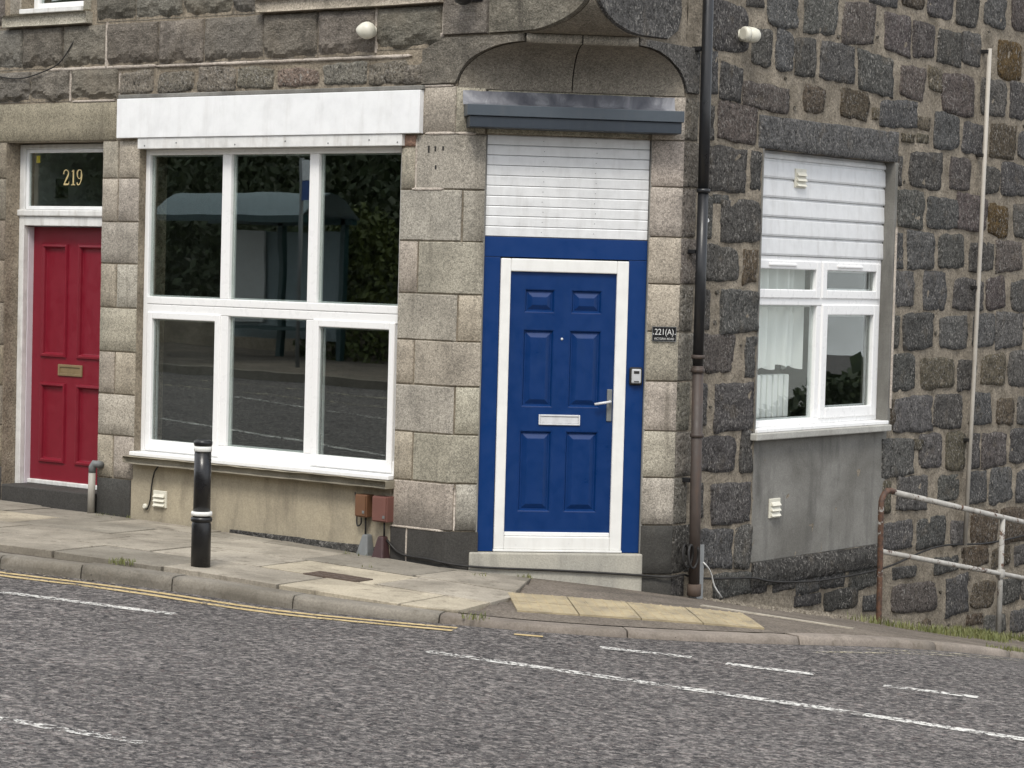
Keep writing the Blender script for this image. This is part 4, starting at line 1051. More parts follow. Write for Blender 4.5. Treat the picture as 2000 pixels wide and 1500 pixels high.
MB().tube([wp('B', .341, 1.078, BO), wp('B', .341, 1.078, BO+.045), wp('B', .33, 1.076, BO+.052), wp('B', .225, 1.058, BO+.052)], .0095, 10).build('lever', 'aluminium_trim', bd)
MB().lathe([(.009, 0), (.009, .006), (.004, .008)], wp('B', -.018, 1.521, BO-.001), (1, -1, 0), 12).build('spyhole', 'aluminium_trim', bd)
for k in range(10):
    z0 = 2.246+k*.0722
    mb = MB(); a, b = -.594, .582
    prof = [(z0+.001, -.035), (z0+.003, -.028), (z0+.062, -.026), (z0+.0695, -.03), (z0+.0705, -.037)]
    for z, o in prof: mb.v += [wp('B', a, z, o), wp('B', b, z, o)]
    for i in range(4): mb.f.append([2*i, 2*i+1, 2*i+3, 2*i+2]); mb.sm.append(False)
    mb.build('cladding_board', 'cladding_white', bd)
MB().wbox('B', -.596, .584, 2.243, 2.967, -.08, -.0365).build('cladding_backing', 'grey_plastic_guard', bd)
for s_ in (-.19, .19):
    for k in range(10): MB().lathe([(.003, 0), (.003, .003)], wp('B', s_+.004*(k % 3), 2.246+k*.0722+.035, -.0275), (1, -1, 0), 6).build('nail', 'grey_plastic_guard', bd)
MB().wbox('B', -.655, .612, -.55, -.02, -.08, .012).build('step', 'step_concrete', bd, bevel=.014)
MB().wbox('B', -.612, -.598, -.018, 2.96, -.06, -.004).build('sealant', 'grey_cement_render', bd, bevel=.004); MB().wbox('B', .586, .602, -.018, 2.96, -.06, -.004).build('sealant', 'grey_cement_render', bd, bevel=.004)
# ---- side window
cw = part('side_window', building, 'white side window with cladding above and two small top lights')
def cpane(u0, u1, z0, z1, o): return MB().wbox('C', u0, u1, z0, z1, o-.006, o).build('pane', 'clear_glass', cw)
fo = -.10; B0, B1 = fo-.07, fo; Y0, Y1, YM = 2.274, 4.322, 3.335
MB().ring('C', Y0, Y1, .85, 2.172, .05, B0, B1).build('outer_frame', 'white_upvc', cw, bevel=.006)
MB().wbox('C', Y0+.05, Y1-.05, 1.79, 1.855, B0, B1+.004).build('transom', 'white_upvc', cw, bevel=.006); MB().wbox('C', YM-.04, YM+.04, .90, 1.79, B0, B1).build('mullion', 'white_upvc', cw, bevel=.006); MB().wbox('C', YM-.04, YM+.04, 1.855, 2.122, B0, B1).build('mullion', 'white_upvc', cw, bevel=.006)
cpane(Y0+.05, YM-.04, .90, 1.79, fo-.03)
MB().ring('C', YM+.03, Y1-.04, .89, 1.80, .085, fo-.03, fo+.016).build('casement', 'white_upvc', cw, bevel=.008); cpane(YM+.115, Y1-.125, .975, 1.715, fo-.015)
for a, b in ((Y0+.03, YM-.015), (YM+.015, Y1-.03)):
    MB().ring('C', a, b, 1.845, 2.14, .07, fo-.03, fo+.016).build('casement', 'white_upvc', cw, bevel=.008); cpane(a+.07, b-.07, 1.915, 2.07, fo-.015)
    MB().wbox('C', a+.22, a+.62, 2.095, 2.115, fo+.014, fo+.03).build('trickle_vent', 'white_upvc', cw, bevel=.005)
for a, b, z0, z1 in ((Y0+.05, YM-.04, .90, 1.79), (YM+.115, Y1-.125, .975, 1.715), (YM+.085, Y1-.10, 1.915, 2.07)): MB().ring('C', a, b, z0, z1, .012, fo-.06, fo-.046).build('glazing_spacer', 'aluminium_trim', cw)
MB().wbox('C', Y0-.01, Y1+.0, .82, .85, B0, .02).build('pvc_sill', 'white_upvc', cw, bevel=.006)
MB().wbox('C', 2.19, 4.30, .766, .819, -.1, .062).build('stone_sill', 'grey_sill', cw, bevel=.008)
for k, (z0, z1) in enumerate(((2.174, 2.322), (2.322, 2.470), (2.470, 2.618), (2.618, 2.766), (2.766, 2.914), (2.914, 2.972))):
    mb = MB(); prof = [(z0+.0005, -.105), (z0+.002, -.088), (z0+.016, -.084), (z1-.022, -.090), (z1-.012, -.100), (z1-.0005, -.103)]
    for z, o in prof: mb.v += [wp('C', Y0+.002, z, o), wp('C', Y1-.002, z, o)]
    for i in range(len(prof)-1): mb.f.append([2*i, 2*i+1, 2*i+3, 2*i+2]); mb.sm.append(False)
    mb.build('cladding_board', 'cladding_white', cw)
MB().wbox('C', Y0, Y1, 2.173, 2.974, -.16, -.107).build('cladding_backing', 'grey_plastic_guard', cw)
# curtain added to brighten the left pane, with a white rack below
mb = MB(); n = 60
for i in range(n+1):
    y = 2.30+.98*i/n; xx = -.25+.035*math.sin(i*.75)+.02*math.sin(i*.31+1)
    mb.v += [Vector((xx, y, 1.30+.02*math.sin(i*.5))), Vector((xx+.004*math.sin(i*.9), y, 2.14))]
for i in range(n): mb.f.append([2*i, 2*i+2, 2*i+3, 2*i+1]); mb.sm.append(True)
mb.build('added_curtain', 'curtain_white', building)
rt = MB()
for i in range(6): rt.box(-.36, -.27, 2.70+.085*i, 2.765+.085*i, .90, 1.24)
rt.build('drying_rack', 'curtain_white', building, bevel=.01)

# ================================================================== THINGS FIXED TO THE WALLS
def vent(w, u0, u1, z0, z1, o, label):
    t = empty('vent_cover', wp(w, (u0+u1)/2, z0, o), label, 'vent', 'louvred vent covers')
    MB().wbox(w, u0, u1, z0, z1, o-.004, o+.012).build('plate', 'ivory_plastic', t, bevel=.004)
    n = 3
    for k in range(n):
        a = z0+.014+(z1-z0-.028)*k/n; b = a+(z1-z0-.028)/n-.012
        m = MB(); m.v = [wp(w, u0+.014, a, o+.032), wp(w, u1-.014, a, o+.032), wp(w, u1-.014, b, o+.013), wp(w, u0+.014, b, o+.013), wp(w, u0+.014, a, o+.010), wp(w, u1-.014, a, o+.010)]
        m.f = [[0, 1, 2, 3], [4, 5, 1, 0], [0, 3, 4], [1, 5, 2]]; m.sm = [False]*4; m.build('louvre', 'ivory_plastic', t)
vent('A', -4.137, -3.99, .062, .196, -.006, 'ivory louvred vent on the tan render under the shop window')
vent('C', 2.50, 2.655, .155, .305, -.004, 'white louvred vent low on the grey render under the side window')
vent('C', 2.865, 3.03, 2.705, 2.855, -.088, 'white louvred vent on the cladding above the side window')
def knob_light(w, u, z, ax, prof, label):
    p = wp(w, u, z, .0); t = empty('outside_light', p, label, 'light', 'white outside lights'); axv = Vector(ax).normalized(); n = (wp(w, u, z, 1)-p)
    MB().lathe([(.045, -.012), (.045, .015), (.03, .025), (.03, .06)], p, n, 16).build('bracket', 'ivory_plastic', t)
    MB().lathe([(r*.86, h*.86) for r, h in prof], p+n*.08-axv*.065, axv, 22).build('lamp_body', 'ivory_plastic', t)
knob_light('A', -1.97, 3.715, (-.93, -.25, .04), [(.012, -.006), (.04, 0), (.062, .018), (.074, .05), (.074, .075), (.064, .105), (.046, .132), (.022, .156), (.006, .165)], 'white egg-shaped light pointing left, above the shop fascia')
knob_light('C', 1.88, 3.79, (.35, .9, -.04), [(.045, 0), (.062, .006), (.066, .02), (.068, .05), (.062, .051), (.062, .055), (.068, .056), (.066, .12), (.056, .15), (.03, .175), (.008, .19)], 'white bullet-shaped light pointing right, beside the black drainpipe')
# canopy and lead over the blue door
cp = empty('door_canopy', wp('B', 0, 3.0, 0), 'dark grey flat canopy over the blue door', 'canopy')
MB().wbox('B', -.772, .780, 3.085, 3.165, -.01, .215).build('top_trim', 'anthracite_light', cp, bevel=.004); MB().wbox('B', -.752, .765, 3.005, 3.083, -.01, .20).build('fascia', 'anthracite_metal', cp, bevel=.004)
mb = MB(); n = 24
for i in range(n+1):
    s_ = -.785+1.53*i/n; w_ = noise.noise(Vector((i*.7, 0, 0)))*.006
    for z, o in ((3.272+w_, .002), (3.268+w_, .016), (3.195+w_, .028), (3.168, .07), (3.1665, .10)): mb.v.append(wp('B', s_, z, o+noise.noise(Vector((i*.9, z*20, 3)))*.005))
for i in range(n):
    for k in range(4): mb.f.append([i*5+k, i*5+k+1, i*5+5+k+1, i*5+5+k]); mb.sm.append(True)
mb.build('lead_flashing', 'lead_sheet', cp)
# plaque, key safe
pq = empty('house_plaque', wp('B', .72, 1.523, 0), 'small black house plaque with silver number on the pale jamb', 'sign')
MB().wbox('B', .632, .808, 1.522, 1.628, -.004, .012).build('plate', 'plaque_black', pq, bevel=.003)
MB().ring('B', .632, .808, 1.522, 1.628, .003, .011, .014).build('rim', 'grey_plastic_guard', pq)
text('221(A)', 'B', .72, 1.588, .0125, .062, 'silver_number', pq, sx=.82); text('VICTORIA ROAD', 'B', .72, 1.540, .0125, .021, 'silver_number', pq, sx=.92)
for s_ in (.640, .800): MB().lathe([(.004, 0), (.004, .003)], wp('B', s_, 1.575, .012), (1, -1, 0), 8).build('screw', 'aluminium_trim', pq)
kz = empty('key_safe', wp('B', .526, 1.20, -.03), 'small grey key safe in a black surround on the blue board', 'key safe')
MB().wbox('B', .478, .574, 1.20, 1.33, -.031, -.002).build('surround', 'black_rubber', kz, bevel=.018, seg=4); MB().wbox('B', .491, .561, 1.214, 1.318, -.004, .016).build('case', 'silver_plastic', kz, bevel=.014, seg=3)
MB().wbox('B', .506, .546, 1.284, 1.304, .014, .019).build('catch', 'black_rubber', kz, bevel=.006); MB().wbox('B', .508, .544, 1.224, 1.231, .014, .018).build('slot', 'black_rubber', kz)
# drainpipe at the corner
dp = empty('drainpipe', (.09, 1.31, G(.09, 1.31)), 'tall black drainpipe at the corner, rust brown towards the ground', 'drainpipe')
MB().tube([(.095, 1.275, 5.4), (.095, 1.285, 3.2), (.095, 1.292, 2.617)], .041, 16).build('upper_pipe', 'pipe_black', dp)
MB().tube([(.095, 1.292, 2.615), (.095, 1.292, 1.35)], .040, 16).build('middle_pipe', 'pipe_black', dp); MB().tube([(.095, 1.293, 1.35), (.095, 1.315, .3), (.095, 1.33, -.27)], .041, 16).build('lower_pipe', 'pipe_rust_brown', dp)
for z, h_, m_ in ((2.60, .03, 'pipe_black'), (1.40, .03, 'pipe_rust_brown'), (1.30, .035, 'pipe_rust_brown'), (.83, .03, 'pipe_rust_brown'), (-.33, .09, 'rusty_iron')):
    y = interp(-z, [-4, -2.6, -1.35, .33], [1.28, 1.292, 1.292, 1.332]); MB().lathe([(.043, 0), (.051, .004), (.051, h_-.004), (.043, h_)], (.095, y, z), n=18).build('collar', m_, dp)
for z in (3.62, 2.16, .5):
    y = interp(-z, [-4, -2.6, -1.35, .33], [1.28, 1.292, 1.292, 1.332]); MB().box(-.02, .06, y-.035, y+.035, z, z+.03).build('bracket', 'pipe_black', dp, bevel=.004)
ch = MB(); ch.box(.0, .012, 1.43, 1.515, -.40, .03); ch.box(.012, .05, 1.43, 1.438, -.40, .03); ch.box(.012, .05, 1.507, 1.515, -.40, .03); ch.box(.05, .056, 1.43, 1.515, -.40, .03)
ch.build('cable_channel', 'galvanised_steel', label='short galvanised steel cable channel beside the foot of the drainpipe', cat='cable channel', base=True, bevel=.002)
cdt = empty('wall_conduit', (.045, 5.72, -.29), 'thin pale vertical conduit on the rubble side wall', 'conduit')
MB().tube([(.055, 5.84, 4.04), (.055, 5.80, 2.4), (.055, 5.755, 1.0), (.055, 5.705, -.285)], .019, 10).build('tube', 'conduit_grey', cdt)
for z in (3.1, 1.95, .62, 4.0): MB().box(-.02, .055, interp(z, [-.285, 4.04], [5.705, 5.84])-.03, interp(z, [-.285, 4.04], [5.705, 5.84])+.03, z, z+.03).build('clip', 'black_rubber', cdt, bevel=.004)
# overflow pipe by the red door
op = empty('overflow_pipe', (-4.775, -.05, G(-4.78, -.05)), 'short grey overflow pipe with elbow beside the red door', 'pipe')
MB().tube([(-4.785, -.06, -.05), (-4.785, -.055, .30)], .029, 14).build('pipe', 'grey_pvc_pipe', op); MB().tube([(-4.785, -.055, .29), (-4.783, -.056, .335), (-4.76, -.056, .365), (-4.735, -.045, .36), (-4.732, .0, .352)], .030, 12).build('elbow', 'grey_plastic_guard', op)
# meter boxes and cable guards
def mbox(u0, u1, z0, z1, m_, label):
    t = empty('meter_box', wp('A', (u0+u1)/2, z0, 0), label, 'box'); MB().wbox('A', u0, u1, z0, z1, -.008, .075).build('case', m_, t, bevel=.006); MB().wbox('A', u0+.006, u1-.006, z0+.008, z1-.004, .0755, .086).build('lid', m_, t, bevel=.005)
    MB().tube([wp('A', (u0+u1)/2+.01, z0+.01, .03), wp('A', (u0+u1)/2+.012, .045, .03)], .007, 8).build('tail', 'black_rubber', t)
    MB().wbox('A', u1-.03, u1-.01, z0+.03, z0+.05, .0865, .091).build('lock', 'grey_plastic_guard', t)
mbox(-1.965, -1.855, .172, .338, 'ochre_brown_box', 'ochre brown meter box under the stone sill, left of the red brown one'); mbox(-1.80, -1.66, .150, .338, 'red_brown_box', 'red brown meter box under the right end of the stone sill')
def guard(u, m_, label):
    g = G(u, -.05); mb = MB()
    mb.hexa([wp('A', u-.062, g-.03, .10), wp('A', u+.062, g-.03, .10), wp('A', u+.062, g-.03, -.004), wp('A', u-.062, g-.03, -.004), wp('A', u-.026, .045, .055), wp('A', u+.026, .045, .055), wp('A', u+.026, .045, -.004), wp('A', u-.026, .045, -.004)])
    mb.build('cable_guard', m_, bevel=.012, label=label, cat='cable guard', base=True, group='tapered cable guards')
guard(-1.885, 'grey_plastic_guard', 'grey tapered cable guard at the pavement under the ochre box'); guard(-1.735, 'maroon_guard', 'maroon tapered cable guard at the pavement under the red brown box')
def cable(name, pts, r, label, m_='black_rubber'):
    P3 = catmull(pts, .06); MB().tube(P3, r, 7).build(name, m_, label=label, cat='cable')
cable('cable', [wp('W', X(-1.70), .02, .02), wp('W', X(-1.64), -.03, .02), wp('W', X(-1.55), -.075, .02), wp('W', X(-1.3), -.085, .022), wp('W', X(-1.2), -.095, .022), wp('B', -.72, -.115, .03), wp('B', -.5, -.13, .03), wp('B', 0, -.145, .028), wp('B', .45, -.165, .028), wp('B', .70, -.18, .02), wp('B', .80, -.185, .03), wp('C', 1.26, -.17, .05), wp('C', 1.38, -.20, .03), wp('C', 1.6, -.23, .035), wp('C', 2.0, -.26, .045), wp('C', 2.24, -.28, .04), wp('C', 2.6, -.34, .045), wp('C', 3.3, -.385, .04), wp('C', 4.3, -.37, .035), wp('C', 5.2, -.26, .05), wp('C', 6.2, -.30, .045), wp('C', 7.4, -.27, .045), wp('C', 9, -.25, .045)], .0085, 'black cable running along the foot of the walls round the corner')
cable('cable', [wp('A', -6.6, 3.62, .03), wp('A', -6.05, 3.50, .035), wp('A', -5.75, 3.47, .04), wp('A', -5.5, 3.51, .04), wp('A', -5.3, 3.57, .04), wp('A', -5.2, 3.65, .04), wp('A', -5.13, 3.76, .02)], .0055, 'slack black cable drooping across the stones above the red door')
cable('cable', [wp('A', -4.05, .40, .03), wp('A', -4.12, .34, .012), wp('A', -4.15, .22, .012), wp('A', -4.16, .12, .012), wp('A', -4.19, .04, .012), wp('A', -4.215, .055, .012)], .006, 'thin black cable from the sill down to the vent under the shop window')
cable('cable', [wp('A', -1.99, .345, .05), wp('A', -1.985, .25, .03), wp('A', -1.985, .13, .03), wp('A', -1.965, .10, .04), wp('A', -1.935, .12, .04), wp('A', -1.935, .165, .04)], .006, 'brown looped cable hanging under the ochre meter box')
cl_ = [wp('C', 1.235+.045*math.cos(t*.5), -.03+.085*math.sin(t*.5), .055+.004*t) for t in range(0, 28)]
MB().tube(cl_, .010, 7).build('cable_coil', 'black_rubber', label='coil of black cable hanging behind the foot of the drainpipe', cat='cable')
cable('cable', [wp('C', 1.50, -.10, .06), wp('C', 1.56, -.15, .07), wp('C', 1.62, -.21, .06), wp('C', 1.66, -.29, .06), wp('C', 1.75, -.38, .07)], .006, 'short white cable hanging out of the steel channel', 'band_white')
cable('cable', [wp('C', 1.33, 2.40, .06), wp('C', 1.42, 2.385, .03), wp('C', 1.5, 2.40, .012), wp('C', 1.51, 2.42, .0)], .006, 'short pale cable beside the joint of the drainpipe', 'band_white')
MB().lathe([(.022, -.002), (.022, .02), (.014, .028)], wp('A', -4.222, .06, -.006), (0, -1, 0), 14).build('waste_pipe', 'ivory_plastic', label='small round white pipe end on the render left of the vent', cat='pipe')
bl = empty('wall_bracket', wp('A', -1.02, 3.86, 0), 'black iron bracket on the stones above the corner', 'bracket')
MB().wbox('A', -1.10, -.94, 3.885, 4.2, .0, .03).build('plate', 'black_gloss', bl, bevel=.006); MB().lathe([(.02, -.05), (.06, -.03), (.075, .02), (.07, .12)], wp('A', -1.02, 3.90, .14), n=16).build('cup', 'black_gloss', bl); MB().tube([wp('A', -1.02, 4.05, .02), wp('A', -1.02, 4.06, .1), wp('A', -1.02, 3.99, .14)], .016, 8).build('arm', 'black_gloss', bl)

# ================================================================== STREET FURNITURE
bx, by = -1.83, -1.80; bz = G(bx, by)
bo = empty('bollard', (bx, by, bz), 'black bollard with two white bands standing by the kerb', 'bollard')
H = .872
MB().lathe([(.066, -.02), (.066, .30), (.062, .312), (.060, .33)], (bx, by, bz), n=28).build('base_tube', 'black_gloss', bo); MB().lathe([(.060, .318), (.071, .322), (.073, .336), (.071, .350), (.060, .354)], (bx, by, bz), n=28).build('black_ring', 'black_gloss', bo)
MB().lathe([(.060, .360), (.070, .362), (.071, .374), (.070, .388), (.060, .390)], (bx, by, bz), n=28).build('white_band', 'band_white', bo); MB().lathe([(.0585, .352), (.057, .60), (.0565, H-.075)], (bx, by, bz), n=28).build('shaft', 'black_gloss', bo)
MB().lathe([(.0575, H-.078), (.061, H-.076), (.061, H-.045), (.0575, H-.043)], (bx, by, bz), n=28).build('white_band', 'band_white', bo)
MB().lathe([(.0575, H-.043), (.060, H-.036), (.063, H-.030), (.0635, H-.014), (.058, H-.004), (.040, H), (.034, H-.012), (.001, H-.013)], (bx, by, bz), n=28).build('cap', 'black_gloss', bo)
# handrail going down the side street
hr = empty('handrail', (.6, 3.22, G(.6, 3.22)), 'old tubular steel handrail with flaking white paint going down the side street', 'handrail')
rx = .6; rz = lambda y: .362-.167*(y-3.324); r_ = .023
MB().tube(catmull([(rx, 3.20, G(rx, 3.2)-.05), (rx, 3.19, -.2), (rx, 3.175, .22), (rx, 3.19, .32), (rx, 3.27, .372), (rx, 3.38, rz(3.38)+.004)], .06), r_, 12).build('post', 'rusty_rail_paint', hr)
MB().tube([(rx, 3.36, rz(3.36)), (rx, 6, rz(6)), (rx, 11, rz(11))], r_, 12).build('top_rail', 'flaking_rail_paint', hr)
MB().tube([(rx, 3.19, -.095), (rx, 6, -.095-.167*2.8), (rx, 11, -.095-.167*7.8)], .020, 12).build('mid_rail', 'flaking_rail_paint', hr)
for y in (5.30, 7.41, 9.52):
    MB().tube([(rx, y, G(rx, y)-.05), (rx, y, rz(y)-.01)], .023, 12).build('post', 'flaking_rail_paint', hr); MB().lathe([(.026, 0), (.037, .006), (.037, .07), (.026, .076)], (rx, y, -.095-.167*(y-3.19)-.038), n=14).build('joint_collar', 'flaking_rail_paint', hr)

# ================================================================== SMALL GROUND STUFF
def tufts(spots, name, label, hmin, hmax, seed, mat_='grass_blades'):
    rr = random.Random(seed); mb = MB()
    for x, y, n, rad in spots:
        for k in range(n):
            a = rr.uniform(0, 2*math.pi); d = rad*math.sqrt(rr.random()); px, py = x+d*math.cos(a), y+d*math.sin(a); pz = G(px, py)
            h = rr.uniform(hmin, hmax); b = rr.uniform(0, 2*math.pi); w_ = rr.uniform(.002, .005); l = rr.uniform(.1, .7)*h
            dx, dy = math.cos(b), math.sin(b)
            mb.add([(px-dy*w_, py+dx*w_, pz-.004), (px+dy*w_, py-dx*w_, pz-.004), (px+dx*l*.4+dy*w_*.7, py+dy*l*.4-dx*w_*.7, pz+h*.6), (px+dx*l*.4-dy*w_*.7, py+dy*l*.4+dx*w_*.7, pz+h*.6), (px+dx*l, py+dy*l, pz+h)], [(0, 1, 2, 3), (3, 2, 4)])
    mb.build(name, mat_, label=label, cat='grass', kind='stuff')
rr = random.Random(3)
sp = []
for k in range(150):
    t = rr.random(); y = 2.9+t*4.2; sp.append((rr.uniform(.55, 1.05)+.25*math.sin(y*2.1), y, rr.choice([6, 14, 34]), .12))
tufts(sp, 'grass', 'low green grass growing round the handrail posts', .02, .075, 4)
tufts([(-2.25, -2.12, 60, .09), (-2.28, -2.1, 30, .06), (-.77, -.10, 26, .05), (-.72, .36, 30, .06), (.42, -1.66, 40, .09), (2.2, 2.3, 70, .14), (2.2, 2.0, 40, .1), (-1.9, -.14, 40, .10), (-1.35, -.62, 12, .05), (-4.5, -.08, 40, .15)], 'weeds', 'small weeds sprouting in the pavement and kerb joints', .012, .045, 6)
def pebbles(n, fn, name, label, smin, smax, seed, mat_='gravel_stone'):
    rr = random.Random(seed); mb = MB()
    for k in range(n):
        x, y = fn(rr); z = G(x, y); s = rr.uniform(smin, smax); a = rr.uniform(0, 6.28)
        v = [(x+s*math.cos(a+i*2.09)*rr.uniform(.7, 1.1), y+s*math.sin(a+i*2.09)*rr.uniform(.7, 1.1), z-.003) for i in range(3)]+[(x+rr.uniform(-.3, .3)*s, y+rr.uniform(-.3, .3)*s, z+s*rr.uniform(.5, .9))]
        mb.add(v, [(0, 1, 3), (1, 2, 3), (2, 0, 3)])
    mb.build(name, mat_, label=label, cat='gravel', kind='stuff')
pebbles(3800, lambda r: (lambda y: (abs(r.gauss(0, .2+.035*(y-1.5)))+.03, y))(r.uniform(1.5, 8)), 'gravel', 'loose gravel and crumbled mortar along the foot of the side wall', .006, .026, 8)
def litter_pos(r):
    p, nn = kat(nearest_s((-2.6, -2.45))+r.gauss(0, .28)); q = p+nn*abs(r.gauss(.06, .035)); return q.x, q.y
mb = MB(); rr = random.Random(5)
for k in range(45):
    x, y = litter_pos(rr); z = RD(x, y)+.004; s = rr.uniform(.01, .04); a = rr.uniform(0, 6.28)
    mb.add([(x-s*math.cos(a), y-s*math.sin(a), z), (x+s*.3*math.sin(a), y-s*.3*math.cos(a), z+.006), (x+s*math.cos(a), y+s*math.sin(a), z+.002), (x-s*.3*math.sin(a), y+s*.3*math.cos(a), z+.005)], [(0, 1, 2, 3)])
mb.build('leaf_litter', 'gravel_stone', label='dry leaves and grit lying in the gutter at the left', cat='litter', kind='stuff')
pebbles(900, lambda r: (lambda x: (x, -abs(r.gauss(.04, .09 if x > -4.3 else .16))-.01))(r.choice([r.uniform(-6.4, -1.0), r.uniform(-6.2, -4.0)])), 'grit', 'grit and crumbs along the foot of the street front', .004, .014, 12)

# ================================================================== ACROSS THE STREET (seen mirrored in the window panes)
of = sheet(spaced(-40, -22, 14, 40, 1, 3), [-24, -20, -17, -15, -13.5, -12.6, -12.02], lambda x, y: RD(x, y)+.12).build('opposite_pavement', 'pavement_tarmac', kind='structure'); of['label'] = 'footway on the far side of the street'
MB().box(-40, 40, -12.02, -11.86, -2.0, .6)
mb = MB()
for x in [i*2.0-40 for i in range(41)]:
    mb.v += [Vector((x, -12.02, RD(x, -12.02)+.121)), Vector((x, -11.88, RD(x, -11.88)+.119)), Vector((x, -11.87, RD(x, -11.87)-.1))]
for i in range(40):
    b = i*3; mb.f += [[b, b+1, b+4, b+3], [b+1, b+2, b+5, b+4]]; mb.sm += [False, False]
mb.build('opposite_kerb', 'paving_concrete', kind='structure', color=(.2, .18, .15))
gz = RD(-16, -13.6)+.12
bs = empty('bus_shelter', (-15.9, -13.7, gz), 'dark green bus shelter with curved glass roof, mirrored in the shop window', 'bus shelter')
for x in (-17.7, -16.5, -15.2): MB().box(x-.045, x+.045, -14.6, -14.5, gz, gz+2.2).build('post', 'shelter_green', bs)
MB().box(-18.2, -14.9, -13.35, -13.25, gz+2.12, gz+2.22).build('front_beam', 'shelter_green', bs); MB().box(-18.1, -15.0, -14.6, -14.5, gz+2.1, gz+2.2).build('rear_beam', 'shelter_green', bs)
mb = MB()
for i in range(9):
    t = i/8; y = -13.25-1.35*t; z = gz+2.18+.38*math.sin(math.pi*t)
    mb.v += [Vector((-18.15, y, z)), Vector((-14.95, y, z)), Vector((-18.15, y, z+.02)), Vector((-14.95, y, z+.02))]
for i in range(8): b = i*4; mb.f += [[b, b+1, b+5, b+4], [b+2, b+6, b+7, b+3]]; mb.sm += [True, True]
mb.build('roof', 'shelter_glass', bs)
for a, b in ((-17.6, -16.55), (-16.4, -15.25)): MB().box(a, b, -14.56, -14.54, gz+.3, gz+2.0).build('rear_pane', 'shelter_glass', bs)
MB().box(-17.5, -16.8, -14.49, -14.45, gz+.55, gz+2.0).build('timetable_panel', 'poster_grey', bs); MB().box(-17.4, -15.4, -14.4, -14.1, gz+.45, gz+.5).build('bench', 'shelter_green', bs)
st = empty('bus_stop_sign', (-14.62, -12.9, RD(-14.62, -12.9)+.12), 'bus stop pole with white and blue flag, mirrored in the shop window', 'sign'); z0 = RD(-14.62, -12.9)+.12
MB().tube([(-14.62, -12.9, z0), (-14.62, -12.9, z0+3.08)], .03, 8).build('pole', 'grey_plastic_guard', st); MB().box(-14.60, -14.34, -12.92, -12.88, z0+2.75, z0+3.05).build('flag', 'sign_white', st); MB().box(-14.60, -14.34, -12.92, -12.88, z0+2.48, z0+2.745).build('flag_base', 'sign_blue', st)
def leafmass(name, label, n, fn, s0, s1, seed, mat_, cat):
    rr = random.Random(seed); mb = MB()
    for k in range(n):
        p = fn(rr); s = rr.uniform(s0, s1); d = Vector((rr.gauss(0, 1), rr.gauss(0, 1), rr.gauss(0, 1))).normalized(); a = d.orthogonal().normalized()*s; b = d.cross(a).normalized()*s*.6
        mb.add([p-a, p+b, p+a, p-b], [(0, 1, 2, 3)])
    return mb.build(name, mat_, label=label, cat=cat, kind='stuff')
def hedge_pt(r):
    x = r.uniform(-40, 12); y = r.uniform(-19.5, -16.2); t = 5.6+1.6*noise.noise(Vector((x*.25, y*.3, 0)))
    return Vector((x, y, RD(x, y)+r.random()**.8*t))
leafmass('hedge_trees', 'dark mass of trees behind the bus stop, mirrored in the shop window', 70000, hedge_pt, .05, .13, 31, 'dark_leaves', 'trees')
def bush_pt(r):
    a = r.uniform(0, 6.28); b = math.acos(r.uniform(-.2, 1)); q = r.uniform(.75, 1); return Vector((-15.4+1.3*q*math.cos(a)*math.sin(b), -15.2+.6*q*math.sin(a)*math.sin(b), RD(-15.4, -15.4)+.1+2.5*q*math.cos(b)))
leafmass('shrub', 'brighter green shrub beside the bus shelter, mirrored in the shop window', 6000, bush_pt, .03, .075, 32, 'bright_leaves', 'shrub')
wl = MB(); wl.box(-40, 12, -16.15, -15.9, -1.0, .0)
for v in wl.v: v.z = RD(v.x, v.y)+(.1 if v.z < -.5 else 1.0)
wl.build('garden_wall', 'street_mortar', label='low wall behind the far footway, mirrored in the shop window', cat='wall', base=True)
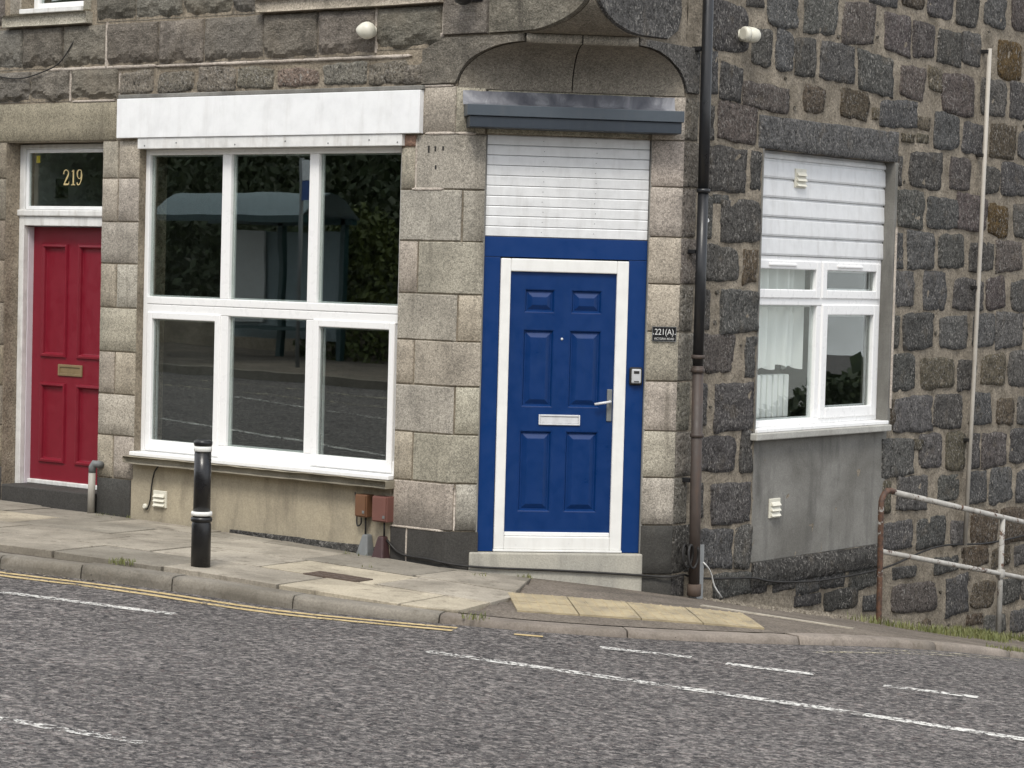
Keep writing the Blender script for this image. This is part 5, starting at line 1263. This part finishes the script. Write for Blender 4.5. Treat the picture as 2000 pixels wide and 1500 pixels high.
# across the side street (mirrored in the side window)
gh = G(17, 30)-.3
ho = empty('white_house', (15, 28, gh), 'white rendered house across the side street, mirrored in the side window', 'house')
def hp(a, b, z): return Vector((12.0+.863*a+.505*b, 24.0-.505*a+.863*b, gh+z))
def hbox(a0, a1, b0, b1, z0, z1): return MB().hexa([hp(a0,b0,z0), hp(a1,b0,z0), hp(a1,b1,z0), hp(a0,b1,z0), hp(a0,b0,z1), hp(a1,b0,z1), hp(a1,b1,z1), hp(a0,b1,z1)])
hbox(0, 7, 0, 6, -1, 6.4).build('wall', 'house_white', ho)
MB().add([hp(-.3,-.3,6.4), hp(7.3,-.3,6.4), hp(7.3,6.3,6.4), hp(-.3,6.3,6.4), hp(-.3,3,8.6), hp(7.3,3,8.6)], [(0,1,5,4), (1,2,5), (2,3,4,5), (3,0,4), (3,2,1,0)]).build('roof', 'roof_slate', ho)
for a_, z_ in ((3.4, 1.0), (5.4, 1.0), (3.4, 3.8), (5.4, 3.8)): hbox(a_, a_+.9, -.03, .02, z_, z_+1.3).build('window', 'house_glass', ho)
def far_pt(r):
    x = r.uniform(4, 60); y = r.uniform(38, 46); return Vector((x, y, G(17, 30)-1+r.random()*(3.6+1.2*noise.noise(Vector((x*.2, 0, 0))))))
leafmass('far_trees', 'dark far tree line down the side street, mirrored in the side window', 7000, far_pt, .25, .5, 33, 'dark_leaves', 'trees')
def near_pt(r):
    s = r.uniform(-2.2, 2.6); x = 8.6-.86*s*.6+r.uniform(-.22, .22); y = 17.6+.9*s+r.uniform(-.22, .22); t = 2.6+.42*s+.5*noise.noise(Vector((s*1.3, 3, 0))); return Vector((x, y, G(10, 18)+r.random()*t))
leafmass('side_hedge', 'garden hedge across the side street, mirrored in the side window', 16000, near_pt, .04, .085, 34, 'dark_leaves', 'hedge')

bk = sheet([i*4-60 for i in range(31)], [-60, -40, -30, -26, -23, -21, -20, -19.6], lambda x, y: RD(x, y)+.1+7.5*sstep(19.6, 24, -y)+.8*noise.noise(Vector((x*.3, y*.3, 0)))).build('sky_screen_bank', 'bank_cover', kind='structure'); bk['label'] = 'steep overgrown bank added behind the far trees to close off the sky'  # added so no sky shows through the mirrored trees
MB().box(-6.0, -4.72, .3, 3, 2.96, 3.0).build('hall_ceiling', 'interior_pale', building)
